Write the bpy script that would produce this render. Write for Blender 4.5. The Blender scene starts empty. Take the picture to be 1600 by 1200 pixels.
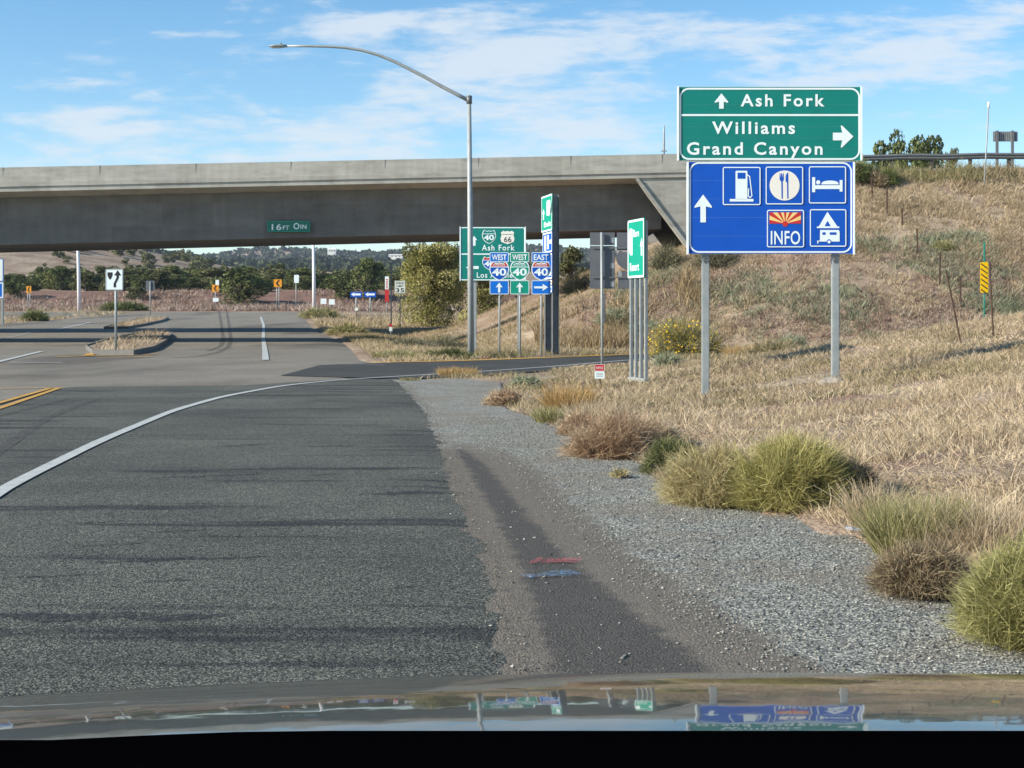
import bpy, bmesh, math, random
import numpy as np
from mathutils import Vector, Matrix
random.seed(7); RNG = np.random.default_rng(11)
F = 2300.0; EYE = 1.4; HY = 490.0
sc = bpy.context.scene
COL = sc.collection
R = math.radians
def P(px, py, Y): return ((px-800)/F*Y, Y, EYE+(HY-py)/F*Y)
def PX(px, Y): return (px-800)/F*Y
def PZ(py, Y): return EYE+(HY-py)/F*Y

# ------------------------------------------------------------------ tagging
def tag(o, label=None, cat=None, group=None, kind=None):
    if label: o['label'] = label
    if cat: o['category'] = cat
    if group: o['group'] = group
    if kind: o['kind'] = kind
    return o
def empty(name, loc=(0,0,0), rz=0, label=None, cat=None, group=None):
    o = bpy.data.objects.new(name, None); COL.objects.link(o)
    o.location = loc; o.rotation_euler = (0,0,rz); o.empty_display_size = .2
    return tag(o, label, cat, group)
def link(name, me, mat=None, parent=None, smooth=False):
    if mat is not None and not me.materials: me.materials.append(mat)
    o = bpy.data.objects.new(name, me); COL.objects.link(o)
    if parent: o.parent = parent
    if smooth: me.polygons.foreach_set('use_smooth', [True]*len(me.polygons))
    return o
def copy_tree(o, parent=None):
    c = o.copy(); COL.objects.link(c)
    if parent: c.parent = parent
    for ch in list(o.children): copy_tree(ch, c)
    return c

# ------------------------------------------------------------------ materials
class N:
    def __init__(s, m):
        s.nt = m.node_tree; s.nt.nodes.clear()
    def __call__(s, t, **kw):
        n = s.nt.nodes.new(t)
        for k, v in kw.items():
            if k.startswith('i_'):
                n.inputs[k[2:].replace('_',' ')].default_value = v
            else: setattr(n, k, v)
        return n
    def l(s, a, b): s.nt.links.new(a, b)
def newmat(name):
    m = bpy.data.materials.new(name); m.use_nodes = True
    return m, N(m)
def ramp(n, pts, interp='LINEAR'):
    r = n('ShaderNodeValToRGB'); cr = r.color_ramp; cr.interpolation = interp
    while len(cr.elements) > 1: cr.elements.remove(cr.elements[-1])
    for i, (p, c) in enumerate(pts):
        e = cr.elements[0] if i == 0 else cr.elements.new(p)
        e.position = p; e.color = (c[0], c[1], c[2], 1)
    return r
def noisemat(name, cols, scale=5, rough=.8, spec=.3, metal=0, bump=0, bscale=40, stretch=(1,1,1), detail=6, bdist=.02):
    m, n = newmat(name)
    tc = n('ShaderNodeTexCoord'); mp = n('ShaderNodeMapping'); mp.inputs['Scale'].default_value = stretch
    n.l(tc.outputs['Object'], mp.inputs[0])
    t = n('ShaderNodeTexNoise', i_Scale=scale, i_Detail=detail, i_Roughness=.6); n.l(mp.outputs[0], t.inputs['Vector'])
    k = len(cols); r = ramp(n, [(.3+.4*i/max(1,k-1), c) for i, c in enumerate(cols)]); n.l(t.outputs['Fac'], r.inputs[0])
    b = n('ShaderNodeBsdfPrincipled', i_Roughness=rough, i_Metallic=metal); b.inputs['Specular IOR Level'].default_value = spec
    n.l(r.outputs[0], b.inputs['Base Color'])
    if bump:
        t2 = n('ShaderNodeTexNoise', i_Scale=bscale, i_Detail=5); n.l(mp.outputs[0], t2.inputs['Vector'])
        bp = n('ShaderNodeBump', i_Strength=bump, i_Distance=bdist); n.l(t2.outputs['Fac'], bp.inputs['Height']); n.l(bp.outputs[0], b.inputs['Normal'])
    o = n('ShaderNodeOutputMaterial'); n.l(b.outputs[0], o.inputs[0])
    return m
def v3(c, f): return (c[0]*f, c[1]*f, c[2]*f)
def paint(name, c, rough=.45, spec=.4, var=.08, metal=0):
    return noisemat(name, [v3(c,1-var), c, v3(c,1+var*.5)], scale=3, rough=rough, spec=spec, metal=metal)
def tintmat(name, cols, rough=.75, trans=.25, spec=.15):
    m, n = newmat(name)
    a = n('ShaderNodeAttribute', attribute_name='tint')
    k = len(cols); r = ramp(n, [(i/max(1,k-1), c) for i, c in enumerate(cols)]); n.l(a.outputs['Fac'], r.inputs[0])
    b = n('ShaderNodeBsdfPrincipled', i_Roughness=rough); b.inputs['Specular IOR Level'].default_value = spec
    n.l(r.outputs[0], b.inputs['Base Color'])
    o = n('ShaderNodeOutputMaterial')
    if trans:
        t = n('ShaderNodeBsdfTranslucent'); n.l(r.outputs[0], t.inputs[0])
        mx = n('ShaderNodeMixShader', i_Fac=trans); n.l(b.outputs[0], mx.inputs[1]); n.l(t.outputs[0], mx.inputs[2]); n.l(mx.outputs[0], o.inputs[0])
    else: n.l(b.outputs[0], o.inputs[0])
    return m
def aggregate(name, stones, base, scale, big=None, bigscale=.5, stain=None, bump=.6, rough=.85, stretch=(1,1,1), stainpos=(.58,.68), stainscale=1.0, fine=1.0, spec=.25):
    """asphalt / gravel: voronoi stones over large-scale colour drift, plus dark stains"""
    m, n = newmat(name)
    tc = n('ShaderNodeTexCoord')
    vo = n('ShaderNodeTexVoronoi', i_Scale=scale); n.l(tc.outputs['Object'], vo.inputs['Vector'])
    sep = n('ShaderNodeSeparateColor'); n.l(vo.outputs['Color'], sep.inputs[0])
    k = len(stones); r = ramp(n, [((i+.5)/k, c) for i, c in enumerate(stones)]); n.l(sep.outputs[0], r.inputs[0])
    nz = n('ShaderNodeTexNoise', i_Scale=bigscale, i_Detail=7, i_Roughness=.62)
    mp = n('ShaderNodeMapping'); mp.inputs['Scale'].default_value = stretch; n.l(tc.outputs['Object'], mp.inputs[0]); n.l(mp.outputs[0], nz.inputs['Vector'])
    rb = ramp(n, [(.32, base), (.68, big or base)]); n.l(nz.outputs['Fac'], rb.inputs[0])
    mx = n('ShaderNodeMix', data_type='RGBA', blend_type='MULTIPLY'); mx.inputs[0].default_value = fine
    n.l(rb.outputs[0], mx.inputs[6]); n.l(r.outputs[0], mx.inputs[7])
    out = mx.outputs[2]
    if stain:
        nz2 = n('ShaderNodeTexNoise', i_Scale=stainscale, i_Detail=6, i_Roughness=.55)
        mp2 = n('ShaderNodeMapping'); mp2.inputs['Scale'].default_value = stain[1]; mp2.inputs['Location'].default_value = (3.1, 7.7, 0)
        n.l(tc.outputs['Object'], mp2.inputs[0]); n.l(mp2.outputs[0], nz2.inputs['Vector'])
        rs = ramp(n, [(stainpos[0], (1,1,1)), (stainpos[1], stain[0])]); n.l(nz2.outputs['Fac'], rs.inputs[0])
        m3 = n('ShaderNodeMix', data_type='RGBA', blend_type='MULTIPLY'); m3.inputs[0].default_value = 1
        n.l(out, m3.inputs[6]); n.l(rs.outputs[0], m3.inputs[7]); out = m3.outputs[2]
    b = n('ShaderNodeBsdfPrincipled', i_Roughness=rough); b.inputs['Specular IOR Level'].default_value = spec
    n.l(out, b.inputs['Base Color'])
    bp = n('ShaderNodeBump', i_Strength=bump, i_Distance=.012); n.l(vo.outputs['Distance'], bp.inputs['Height']); bp.invert = True
    n.l(bp.outputs[0], b.inputs['Normal'])
    o = n('ShaderNodeOutputMaterial'); n.l(b.outputs[0], o.inputs[0])
    return m

M = {}
M['new_asphalt'] = aggregate('new_asphalt', [(.35,.36,.36),(.7,.72,.7),(1,1.02,1),(1.6,1.62,1.5),(3.2,3.2,2.9)], (.044,.046,.042), 120, (.086,.088,.078), .35, bump=.45, stain=((.42,.43,.48),(.35,2.6,1)), stainpos=(.56,.63), stainscale=.8)
M['old_asphalt'] = aggregate('old_asphalt', [(.75,.75,.75),(1,1,1),(1.15,1.15,1.15),(1.5,1.5,1.45)], (.165,.150,.122), 70, (.22,.20,.165), .25, stain=((.6,.6,.62),(.3,.08,1)), stainpos=(.52,.64), stainscale=.6)
M['ramp_asphalt'] = aggregate('ramp_asphalt', [(.8,.8,.8),(1,1,1),(1.2,1.2,1.2)], (.045,.046,.044), 60, (.066,.067,.063), .4)
M['gravel'] = aggregate('gravel', [(.4,.44,.46),(.7,.75,.76),(1,1.05,1.05),(1.25,1.32,1.3),(1.8,1.85,1.75)], (.18,.193,.187), 75, (.235,.215,.18), .42, bump=.8, rough=.9, stainscale=1.2, stain=((.72,.66,.6),(.8,.5,1)), stainpos=(.5,.6))
M['dirt'] = aggregate('dirt', [(.6,.6,.6),(1,1,1),(1.25,1.2,1.15),(1.8,1.7,1.6)], (.165,.15,.13), 90, (.12,.112,.102), 1.2, bump=.6)
M['oil'] = aggregate('oil', [(.7,.7,.7),(1,1,1),(1.4,1.35,1.3),(2.2,2.1,2.0)], (.070,.067,.066), 90, (.095,.090,.086), 1.5, bump=.6)
M['white_line'] = noisemat('white_line', [(.28,.30,.29),(.5,.53,.52),(.58,.6,.58)], scale=9, rough=.6, detail=8)
M['worn_line'] = noisemat('worn_line', [(.16,.16,.15),(.34,.35,.34),(.45,.46,.44)], scale=7, rough=.7, detail=8)
M['yellow_line'] = noisemat('yellow_line', [(.22,.14,.06),(.5,.29,.06),(.56,.33,.07)], scale=6, rough=.6, detail=8)
M['skid'] = noisemat('skid', [(.13,.125,.11),(.09,.088,.08)], scale=3, rough=.7)
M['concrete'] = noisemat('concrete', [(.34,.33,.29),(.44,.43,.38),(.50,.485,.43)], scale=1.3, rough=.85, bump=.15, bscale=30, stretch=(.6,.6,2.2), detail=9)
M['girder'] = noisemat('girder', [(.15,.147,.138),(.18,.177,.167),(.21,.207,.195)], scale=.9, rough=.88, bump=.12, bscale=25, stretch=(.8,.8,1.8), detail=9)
for k_ in ('concrete','girder'):
    nt_ = M[k_].node_tree; b_ = [x for x in nt_.nodes if x.type == 'BSDF_PRINCIPLED'][0]; src = b_.inputs['Base Color'].links[0].from_socket
    tc_ = nt_.nodes.new('ShaderNodeTexCoord'); mp_ = nt_.nodes.new('ShaderNodeMapping'); mp_.inputs['Scale'].default_value = (2.2,2.2,.14); nt_.links.new(tc_.outputs['Object'], mp_.inputs[0])
    nz_ = nt_.nodes.new('ShaderNodeTexNoise'); nz_.inputs['Scale'].default_value = 1.6; nz_.inputs['Detail'].default_value = 7; nt_.links.new(mp_.outputs[0], nz_.inputs['Vector'])
    rp_ = nt_.nodes.new('ShaderNodeValToRGB'); rp_.color_ramp.elements[0].position = .36; rp_.color_ramp.elements[0].color = (.91,.90,.88,1); rp_.color_ramp.elements[1].position = .58; rp_.color_ramp.elements[1].color = (1,1,1,1); nt_.links.new(nz_.outputs['Fac'], rp_.inputs[0])
    # formwork bays, each poured a shade apart
    mp2_ = nt_.nodes.new('ShaderNodeMapping'); mp2_.inputs['Scale'].default_value = (.42,.01,.9); nt_.links.new(tc_.outputs['Object'], mp2_.inputs[0]); vr_ = nt_.nodes.new('ShaderNodeTexWhiteNoise'); vr_.noise_dimensions = '3D'
    fl_ = nt_.nodes.new('ShaderNodeVectorMath'); fl_.operation = 'FLOOR'; nt_.links.new(mp2_.outputs[0], fl_.inputs[0]); nt_.links.new(fl_.outputs[0], vr_.inputs[0])
    mr_ = nt_.nodes.new('ShaderNodeMapRange'); mr_.inputs['To Min'].default_value = .88; mr_.inputs['To Max'].default_value = 1.06; nt_.links.new(vr_.outputs['Value'], mr_.inputs['Value'])
    m1_ = nt_.nodes.new('ShaderNodeMix'); m1_.data_type = 'RGBA'; m1_.blend_type = 'MULTIPLY'; m1_.inputs[0].default_value = 1; nt_.links.new(src, m1_.inputs[6]); nt_.links.new(rp_.outputs[0], m1_.inputs[7])
    m2_ = nt_.nodes.new('ShaderNodeMix'); m2_.data_type = 'RGBA'; m2_.blend_type = 'MULTIPLY'; m2_.inputs[0].default_value = 1; nt_.links.new(m1_.outputs[2], m2_.inputs[6]); nt_.links.new(mr_.outputs[0], m2_.inputs[7]); nt_.links.new(m2_.outputs[2], b_.inputs['Base Color'])
M['steel'] = noisemat('steel', [(.27,.30,.30),(.36,.39,.39)], scale=6, rough=.5, metal=.1, spec=.5)
M['steel_dark'] = noisemat('steel_dark', [(.13,.14,.145),(.2,.21,.215)], scale=5, rough=.5, metal=.35)
M['post_brown'] = noisemat('post_brown', [(.05,.03,.022),(.11,.07,.05)], scale=12, rough=.8)
M['wood_dark'] = noisemat('wood_dark', [(.05,.05,.05),(.09,.085,.08)], scale=12, rough=.8)
M['sign_back'] = noisemat('sign_back', [(.12,.13,.145),(.17,.18,.195)], scale=2, rough=.55, metal=.3)
M['green'] = paint('green', (.0,.205,.17)); M['blue'] = paint('blue', (.0,.085,.50)); M['blue2'] = paint('blue2', (.0,.16,.66))
M['green2'] = paint('green2', (.0,.30,.20)); M['green_dark'] = paint('green_dark', (.01,.17,.12))
M['white'] = paint('white', (.80,.90,.90), var=.04); M['cream'] = paint('cream', (.82,.80,.72), var=.03)
M['red'] = paint('red', (.55,.03,.03)); M['black'] = paint('black', (.02,.02,.025)); M['yellow'] = paint('yellow', (.85,.52,.0))
M['orange'] = paint('orange', (.80,.33,.02)); M['brown'] = paint('brown', (.18,.07,.03)); M['seam'] = paint('seam', (.05,.17,.62))
M['white_pole'] = paint('white_pole', (.80,.78,.78), rough=.4)
M['lens'] = paint('lens', (.6,.6,.58), rough=.15)
M['paint_red'] = noisemat('paint_red', [(.08,.07,.065),(.30,.08,.08),(.55,.11,.12)], scale=18, rough=.8, stretch=(1,4,1))
M['paint_blue'] = noisemat('paint_blue', [(.09,.09,.09),(.12,.20,.32),(.17,.35,.58)], scale=18, rough=.8, stretch=(1,4,1))
M['bark'] = noisemat('bark', [(.07,.05,.04),(.16,.13,.10)], scale=8, rough=.9, bump=.5, stretch=(1,1,.3))
M['litter'] = paint('litter', (.75,.75,.75)); M['tyre'] = paint('tyre', (.02,.02,.02), rough=.9)
M['rock'] = noisemat('rock', [(.2,.18,.15),(.42,.38,.32)], scale=4, rough=.9, bump=.4)
M['juniper'] = tintmat('juniper', [(.028,.042,.014),(.08,.105,.036),(.16,.185,.065),(.24,.25,.10)], trans=.12)
M['pinyon'] = tintmat('pinyon', [(.05,.058,.025),(.13,.14,.06),(.24,.235,.11)], trans=.12)
M['cottonwood'] = tintmat('cottonwood', [(.09,.095,.03),(.26,.26,.085),(.42,.40,.15),(.52,.48,.22)], trans=.35)
M['dusty'] = tintmat('dusty', [(.10,.10,.06),(.19,.18,.11),(.28,.26,.17)], trans=.15)
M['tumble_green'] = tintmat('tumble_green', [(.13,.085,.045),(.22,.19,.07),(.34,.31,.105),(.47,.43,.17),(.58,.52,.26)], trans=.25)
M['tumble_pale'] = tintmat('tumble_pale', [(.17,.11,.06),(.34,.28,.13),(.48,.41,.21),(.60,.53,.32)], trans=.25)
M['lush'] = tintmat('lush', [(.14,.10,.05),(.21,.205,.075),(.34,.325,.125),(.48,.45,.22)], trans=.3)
M['deep_green'] = tintmat('deep_green', [(.06,.055,.025),(.075,.095,.035),(.15,.165,.065),(.24,.24,.11)], trans=.2)
M['tumble_red'] = tintmat('tumble_red', [(.14,.08,.05),(.32,.21,.13),(.46,.33,.21),(.57,.46,.32)], trans=.2)
M['tumble_dead'] = tintmat('tumble_dead', [(.10,.07,.045),(.25,.195,.12),(.40,.33,.21)], trans=.1)
M['straw'] = tintmat('straw', [(.24,.18,.11),(.42,.33,.21),(.57,.46,.31),(.68,.58,.42)], trans=.25)
M['straw_gold'] = tintmat('straw_gold', [(.28,.18,.07),(.50,.34,.14),(.66,.48,.24)], trans=.3)
M['weed_mix'] = tintmat('weed_mix', [(.10,.11,.045),(.24,.21,.11),(.44,.35,.21),(.58,.47,.31)], trans=.25)
M['sage'] = tintmat('sage', [(.14,.16,.09),(.26,.28,.18),(.38,.39,.27)], trans=.15)
M['reed'] = tintmat('reed', [(.13,.09,.05),(.32,.24,.13),(.46,.36,.22)], trans=.2)
M['fresh'] = tintmat('fresh', [(.12,.11,.05),(.24,.245,.09),(.42,.38,.19),(.52,.44,.27)], trans=.3)
M['flower'] = tintmat('flower', [(.75,.48,.01),(.90,.62,.03)], trans=.2)
M['farwood'] = tintmat('farwood', [(.015,.024,.012),(.04,.055,.028),(.075,.085,.045)], trans=0)

def shoulder_mat():
    m, n = newmat('shoulder_mix'); tc = n('ShaderNodeTexCoord')
    vo = n('ShaderNodeTexVoronoi', i_Scale=88); n.l(tc.outputs['Object'], vo.inputs['Vector']); sep = n('ShaderNodeSeparateColor'); n.l(vo.outputs['Color'], sep.inputs[0])
    vf = n('ShaderNodeTexVoronoi', i_Scale=210); n.l(tc.outputs['Object'], vf.inputs['Vector']); sf = n('ShaderNodeSeparateColor'); n.l(vf.outputs['Color'], sf.inputs[0])
    g1 = ramp(n, [(.05,(.055,.060,.056)),(.3,(.130,.137,.126)),(.55,(.21,.218,.198)),(.8,(.31,.318,.285)),(.97,(.58,.57,.48))]); n.l(sep.outputs[0], g1.inputs[0])
    fd = ramp(n, [(.1,(.5,.5,.5)),(.5,(1,1,1)),(.95,(1.5,1.45,1.4))]); n.l(sf.outputs[0], fd.inputs[0])
    big = n('ShaderNodeTexNoise', i_Scale=1.1, i_Detail=6, i_Roughness=.6); n.l(tc.outputs['Object'], big.inputs['Vector'])
    def attr(nm): return n('ShaderNodeAttribute', attribute_name=nm).outputs['Fac']
    wob = n('ShaderNodeTexNoise', i_Scale=5, i_Detail=9, i_Roughness=.75); n.l(tc.outputs['Object'], wob.inputs['Vector'])
    def soft(a, lo, hi):
        ad = n('ShaderNodeMath', operation='ADD'); n.l(a, ad.inputs[0])
        w2 = n('ShaderNodeMath', operation='MULTIPLY_ADD'); n.l(wob.outputs['Fac'], w2.inputs[0]); w2.inputs[1].default_value = 1.9; w2.inputs[2].default_value = -.95; n.l(w2.outputs[0], ad.inputs[1])
        r = n('ShaderNodeMapRange', interpolation_type='SMOOTHSTEP'); r.inputs['From Min'].default_value = lo; r.inputs['From Max'].default_value = hi; n.l(ad.outputs[0], r.inputs['Value']); return r.outputs[0]
    def mult(c):
        x = n('ShaderNodeMix', data_type='RGBA', blend_type='MULTIPLY'); x.inputs[0].default_value = 1; x.inputs[6].default_value = (*c,1); n.l(fd.outputs[0], x.inputs[7]); return x.outputs[2]
    def mixc(f, a, b_):
        x = n('ShaderNodeMix', data_type='RGBA'); n.l(f, x.inputs[0]); n.l(a, x.inputs[6]); n.l(b_, x.inputs[7]); return x.outputs[2]
    bigr = n('ShaderNodeMapRange'); bigr.inputs['From Min'].default_value = .44; bigr.inputs['From Max'].default_value = .66; bigr.inputs['To Max'].default_value = .75; n.l(big.outputs['Fac'], bigr.inputs['Value'])
    c = mixc(bigr.outputs[0], g1.outputs[0], mult((.20,.172,.135)))
    c = mixc(soft(attr('dirt'), .3, .8), c, mult((.158,.143,.120)))
    c = mixc(soft(attr('stain'), .3, .85), c, mult((.082,.079,.072)))
    b = n('ShaderNodeBsdfPrincipled', i_Roughness=.92); b.inputs['Specular IOR Level'].default_value = .15; n.l(c, b.inputs['Base Color'])
    bp = n('ShaderNodeBump', i_Strength=.6, i_Distance=.008, invert=True); n.l(vo.outputs['Distance'], bp.inputs['Height']); n.l(bp.outputs[0], b.inputs['Normal'])
    o = n('ShaderNodeOutputMaterial'); n.l(b.outputs[0], o.inputs[0]); return m
M['shoulder'] = shoulder_mat()
def worn(name, cols, scale, lo, hi, stretch=(1,1,1)):
    m = noisemat(name, cols, scale=scale, rough=.7, stretch=stretch, detail=8); nt_ = m.node_tree; b = [x for x in nt_.nodes if x.type == 'BSDF_PRINCIPLED'][0]; o = [x for x in nt_.nodes if x.type == 'OUTPUT_MATERIAL'][0]
    tc = nt_.nodes.new('ShaderNodeTexCoord'); nz_ = nt_.nodes.new('ShaderNodeTexNoise'); nz_.inputs['Scale'].default_value = scale*3; nz_.inputs['Detail'].default_value = 8; nz_.inputs['Roughness'].default_value = .75
    nt_.links.new(tc.outputs['Object'], nz_.inputs['Vector']); r = nt_.nodes.new('ShaderNodeMapRange'); r.inputs['From Min'].default_value = lo; r.inputs['From Max'].default_value = hi; nt_.links.new(nz_.outputs['Fac'], r.inputs['Value'])
    t = nt_.nodes.new('ShaderNodeBsdfTransparent'); mx = nt_.nodes.new('ShaderNodeMixShader'); nt_.links.new(r.outputs[0], mx.inputs[0]); nt_.links.new(t.outputs[0], mx.inputs[1]); nt_.links.new(b.outputs[0], mx.inputs[2]); nt_.links.new(mx.outputs[0], o.inputs[0]); return m
M['paint_red'] = worn('paint_red', [(.40,.09,.10),(.55,.12,.13)], 14, .44, .66)
M['paint_blue'] = worn('paint_blue', [(.13,.26,.42),(.18,.34,.52)], 14, .46, .70)
M['white_line'] = worn('white_line', [(.34,.36,.34),(.44,.46,.44),(.50,.52,.49)], 9, .28, .36)
M['worn_line'] = worn('worn_line', [(.32,.33,.32),(.45,.46,.44)], 7, .40, .56)
M['yellow_line'] = worn('yellow_line', [(.38,.22,.06),(.52,.30,.06),(.58,.34,.07)], 6, .32, .42)
M['skid'] = worn('skid', [(.13,.122,.105),(.11,.10,.09)], 3, .40, .66)
M['streak_p'] = worn('dark_streak_mat', [(.040,.042,.043),(.032,.033,.035)], 9, .42, .62)
# ground: dry soil, straw litter, red dirt patches
def ground_mat():
    m, n = newmat('dry_ground')
    tc = n('ShaderNodeTexCoord')
    a = n('ShaderNodeTexNoise', i_Scale=.9, i_Detail=9, i_Roughness=.68); n.l(tc.outputs['Object'], a.inputs['Vector'])
    ra = ramp(n, [(.30,(.17,.12,.09)),(.42,(.28,.215,.155)),(.55,(.39,.31,.225)),(.7,(.47,.39,.29))]); n.l(a.outputs['Fac'], ra.inputs[0])
    b_ = n('ShaderNodeTexNoise', i_Scale=.13, i_Detail=4); n.l(tc.outputs['Object'], b_.inputs['Vector'])
    rb = ramp(n, [(.42,(0,0,0)),(.62,(1,1,1))]); n.l(b_.outputs['Fac'], rb.inputs[0])
    mx = n('ShaderNodeMix', data_type='RGBA'); n.l(rb.outputs[0], mx.inputs[0]); n.l(ra.outputs[0], mx.inputs[6])
    f_ = n('ShaderNodeTexNoise', i_Scale=22, i_Detail=6); n.l(tc.outputs['Object'], f_.inputs['Vector'])
    rf = ramp(n, [(.35,(.17,.115,.085)),(.65,(.34,.25,.18))]); n.l(f_.outputs['Fac'], rf.inputs[0])
    n.l(rf.outputs[0], mx.inputs[7])
    # zone attribute: 1 = red cinder dirt, 0 = straw soil
    at = n('ShaderNodeAttribute', attribute_name='zone')
    rr = ramp(n, [(.35,(.13,.07,.055)),(.65,(.28,.175,.135))]); n.l(f_.outputs['Fac'], rr.inputs[0])
    m2 = n('ShaderNodeMix', data_type='RGBA'); n.l(at.outputs['Fac'], m2.inputs[0]); n.l(mx.outputs[2], m2.inputs[6]); n.l(rr.outputs[0], m2.inputs[7])
    b = n('ShaderNodeBsdfPrincipled', i_Roughness=.95); b.inputs['Specular IOR Level'].default_value = .1
    n.l(m2.outputs[2], b.inputs['Base Color'])
    bp = n('ShaderNodeBump', i_Strength=.9, i_Distance=.06); n.l(f_.outputs['Fac'], bp.inputs['Height']); n.l(bp.outputs[0], b.inputs['Normal'])
    o = n('ShaderNodeOutputMaterial'); n.l(b.outputs[0], o.inputs[0])
    return m
M['ground'] = ground_mat()

# ------------------------------------------------------------------ terrain function
def hash2(ix, iy):
    v = np.sin(ix*127.1+iy*311.7)*43758.5453
    return v-np.floor(v)
def vnoise(x, y):
    ix, iy = np.floor(x), np.floor(y); fx, fy = x-ix, y-iy
    fx = fx*fx*(3-2*fx); fy = fy*fy*(3-2*fy)
    return (hash2(ix,iy)*(1-fx)+hash2(ix+1,iy)*fx)*(1-fy)+(hash2(ix,iy+1)*(1-fx)+hash2(ix+1,iy+1)*fx)*fy
def fbm(x, y, o=4):
    s = 0; a = .5
    for i in range(o): s = s+a*(vnoise(x*2**i+17*i, y*2**i-9*i)-.5); a *= .5
    return s
def sst(a, b, x):
    t = np.clip((x-a)/(b-a), 0, 1); return t*t*(3-2*t)
def zr(Y): return np.interp(Y, [-50,80,92,105,125,140,165,185,200], [0,0,.08,.27,.68,1.0,1.6,2.0,2.2])
aR_Y, aR_X = [-20,2,5,6.85,8.26,11.9,16.9,22,26.8,29.8,31.5], [.3,.15,.08,-.06,-.12,-.47,-.85,-1.3,-1.9,-2.3,-2.6]
gR_Y, gR_X = [-20,3,5,7,8.5,9.8,11.9,14,18.9,23,27,30,31.5], [2.6,2.6,2.5,2.3,2.4,2.2,1.35,1.2,.5,-.2,-.1,-.2,-1.0]
mR_Y, mR_X = [31.5,42,46,60,80.5,115,150,170], [-2.6,-3.5,-4.4,-6.2,-9.1,-15.5,-21,-24]
def roadR(Y): return np.where(Y < 31.5, np.interp(Y, aR_Y, aR_X), np.interp(Y, mR_Y, mR_X))
nE = [(-8,31),(-2.3,31.3),(-.6,33.2),(1.27,36.6),(3.7,42.4),(6.6,48.5),(10.5,51.2),(16,52),(45,52.5)]
fE = [(-8,43.2),(-3.0,42.4),(-1.15,44),(2.1,48),(4.4,51),(7,54.2),(9.7,56.2),(13,56.6),(17,56.4),(45,56.5)]
def rampN(X): return np.interp(X, [p[0] for p in nE], [p[1] for p in nE])
def rampF(X): return np.interp(X, [p[0] for p in fE], [p[1] for p in fE])
def onroad(X, Y, g=0):
    a = (X < roadR(Y)+g) & (X > -45+4*sst(98,102,Y)) & (Y < 163)
    b = (X > -8) & (Y > rampN(X)-g) & (Y < rampF(X)+g)
    return a | b
def ongravel(X, Y, g=0): return (Y < 31.5+g) & (X < np.interp(Y, gR_Y, gR_X)+g) & (X > -3)
def zdeck(X): return np.where(X < 8, 7.75+.0283*X, 7.976+.0125*(X-8))
def embank(X, Y):
    zd = zdeck(np.maximum(X, 8))+1.1*sst(83,94,Y)
    dx = .42*np.maximum(0, 17-X); dyf = .56*np.maximum(0, 71.6-Y); dyb = .5*np.maximum(0, Y-108)
    right = zd+.15-np.sqrt(dx**2+dyf**2+dyb**2)
    dl = .45*np.maximum(0, X+75)
    left = 6.5-np.sqrt(dl**2+dyf**2+dyb**2)
    return np.maximum(right, left)
LH_U, LH_E = [-900,-400,0,100,160,230,300,400,520], [190,160,128,116,104,90,78,62,50]
FH_U, FH_E = [-1500,0,200,250,300,350,400,500,600,700,830,900,1600,3000], [70,76,78,80,82,89,93,95,93,95,100,98,90,80]
def zt(X, Y, lower=True):
    X = np.asarray(X, float); Y = np.asarray(Y, float)
    base = zr(Y)
    # mound beside the shoulder
    x0 = np.interp(Y, [0,15,20,23.5,27,30,34], [2.5,2.2,2.9,3.2,2.7,2.0,1.8])
    s = X-x0; soft = np.where(s > 3, s, np.log1p(np.exp(np.clip(s*2.2,-30,30)))/2.2)
    mound = .150*np.minimum(soft, 22)*(1-sst(29.5,38,Y-.35*np.clip(X-4.5,0,6)))*sst(-30,0,Y)
    base = base+mound
    ditch = -.30*np.exp(-((X-(roadR(np.clip(Y,50,150))+4.5))/1.6)**2)*sst(52,60,Y)*(1-sst(104,112,Y))
    base = base+ditch
    e = embank(X, Y)
    k = .35; h = np.clip(.5+.5*(base-e)/k, 0, 1)
    z = e*(1-h)+base*h+k*h*(1-h)
    # far country
    Yc = np.maximum(Y, 1); u = 800+F*X/Yc
    E = np.interp(Yc, [200,206,214,350,900], [11,22,35,48,70])
    lh = np.interp(u, LH_U, LH_E)*sst(250,470,Yc)
    fh = np.interp(u, FH_U, FH_E)*sst(800,1850,Yc)
    E = np.maximum(np.maximum(E, lh), fh+0*E)
    far = EYE+E/F*Yc
    berm = sst(196, 203, Yc)
    z = np.where(Y > 185, np.where(Y < 196, z, z*(1-berm)+far*berm), z)
    # roughness
    onr = onroad(X, Y, .25) | ongravel(X, Y, .1)
    am = np.where(onroad(X,Y,1.2)|ongravel(X,Y,.1), np.where(onr, 0, .18), 1.0)
    near = fbm(X*.9, Y*.9)*.16*am*(Y < 140)
    rough = near+fbm(X*.35+5, Y*.35)*.35*am*sst(2,5,e)+fbm(X*.06, Y*.06)*.8*sst(196,212,Y)+fbm(X*.01, Y*.01)*14*sst(300,900,Y)+fbm(X*.5,Y*.5)*.7*np.exp(-((Y-208)/9)**2)
    z = z+rough
    if lower: z = z-np.where(onroad(X, Y, -.35) | ongravel(X, Y, -.3), .10, 0)-np.where(onr, .02, 0)
    return z
def zt1(x, y): return float(zt(np.array([x]), np.array([y]), False)[0])

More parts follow.
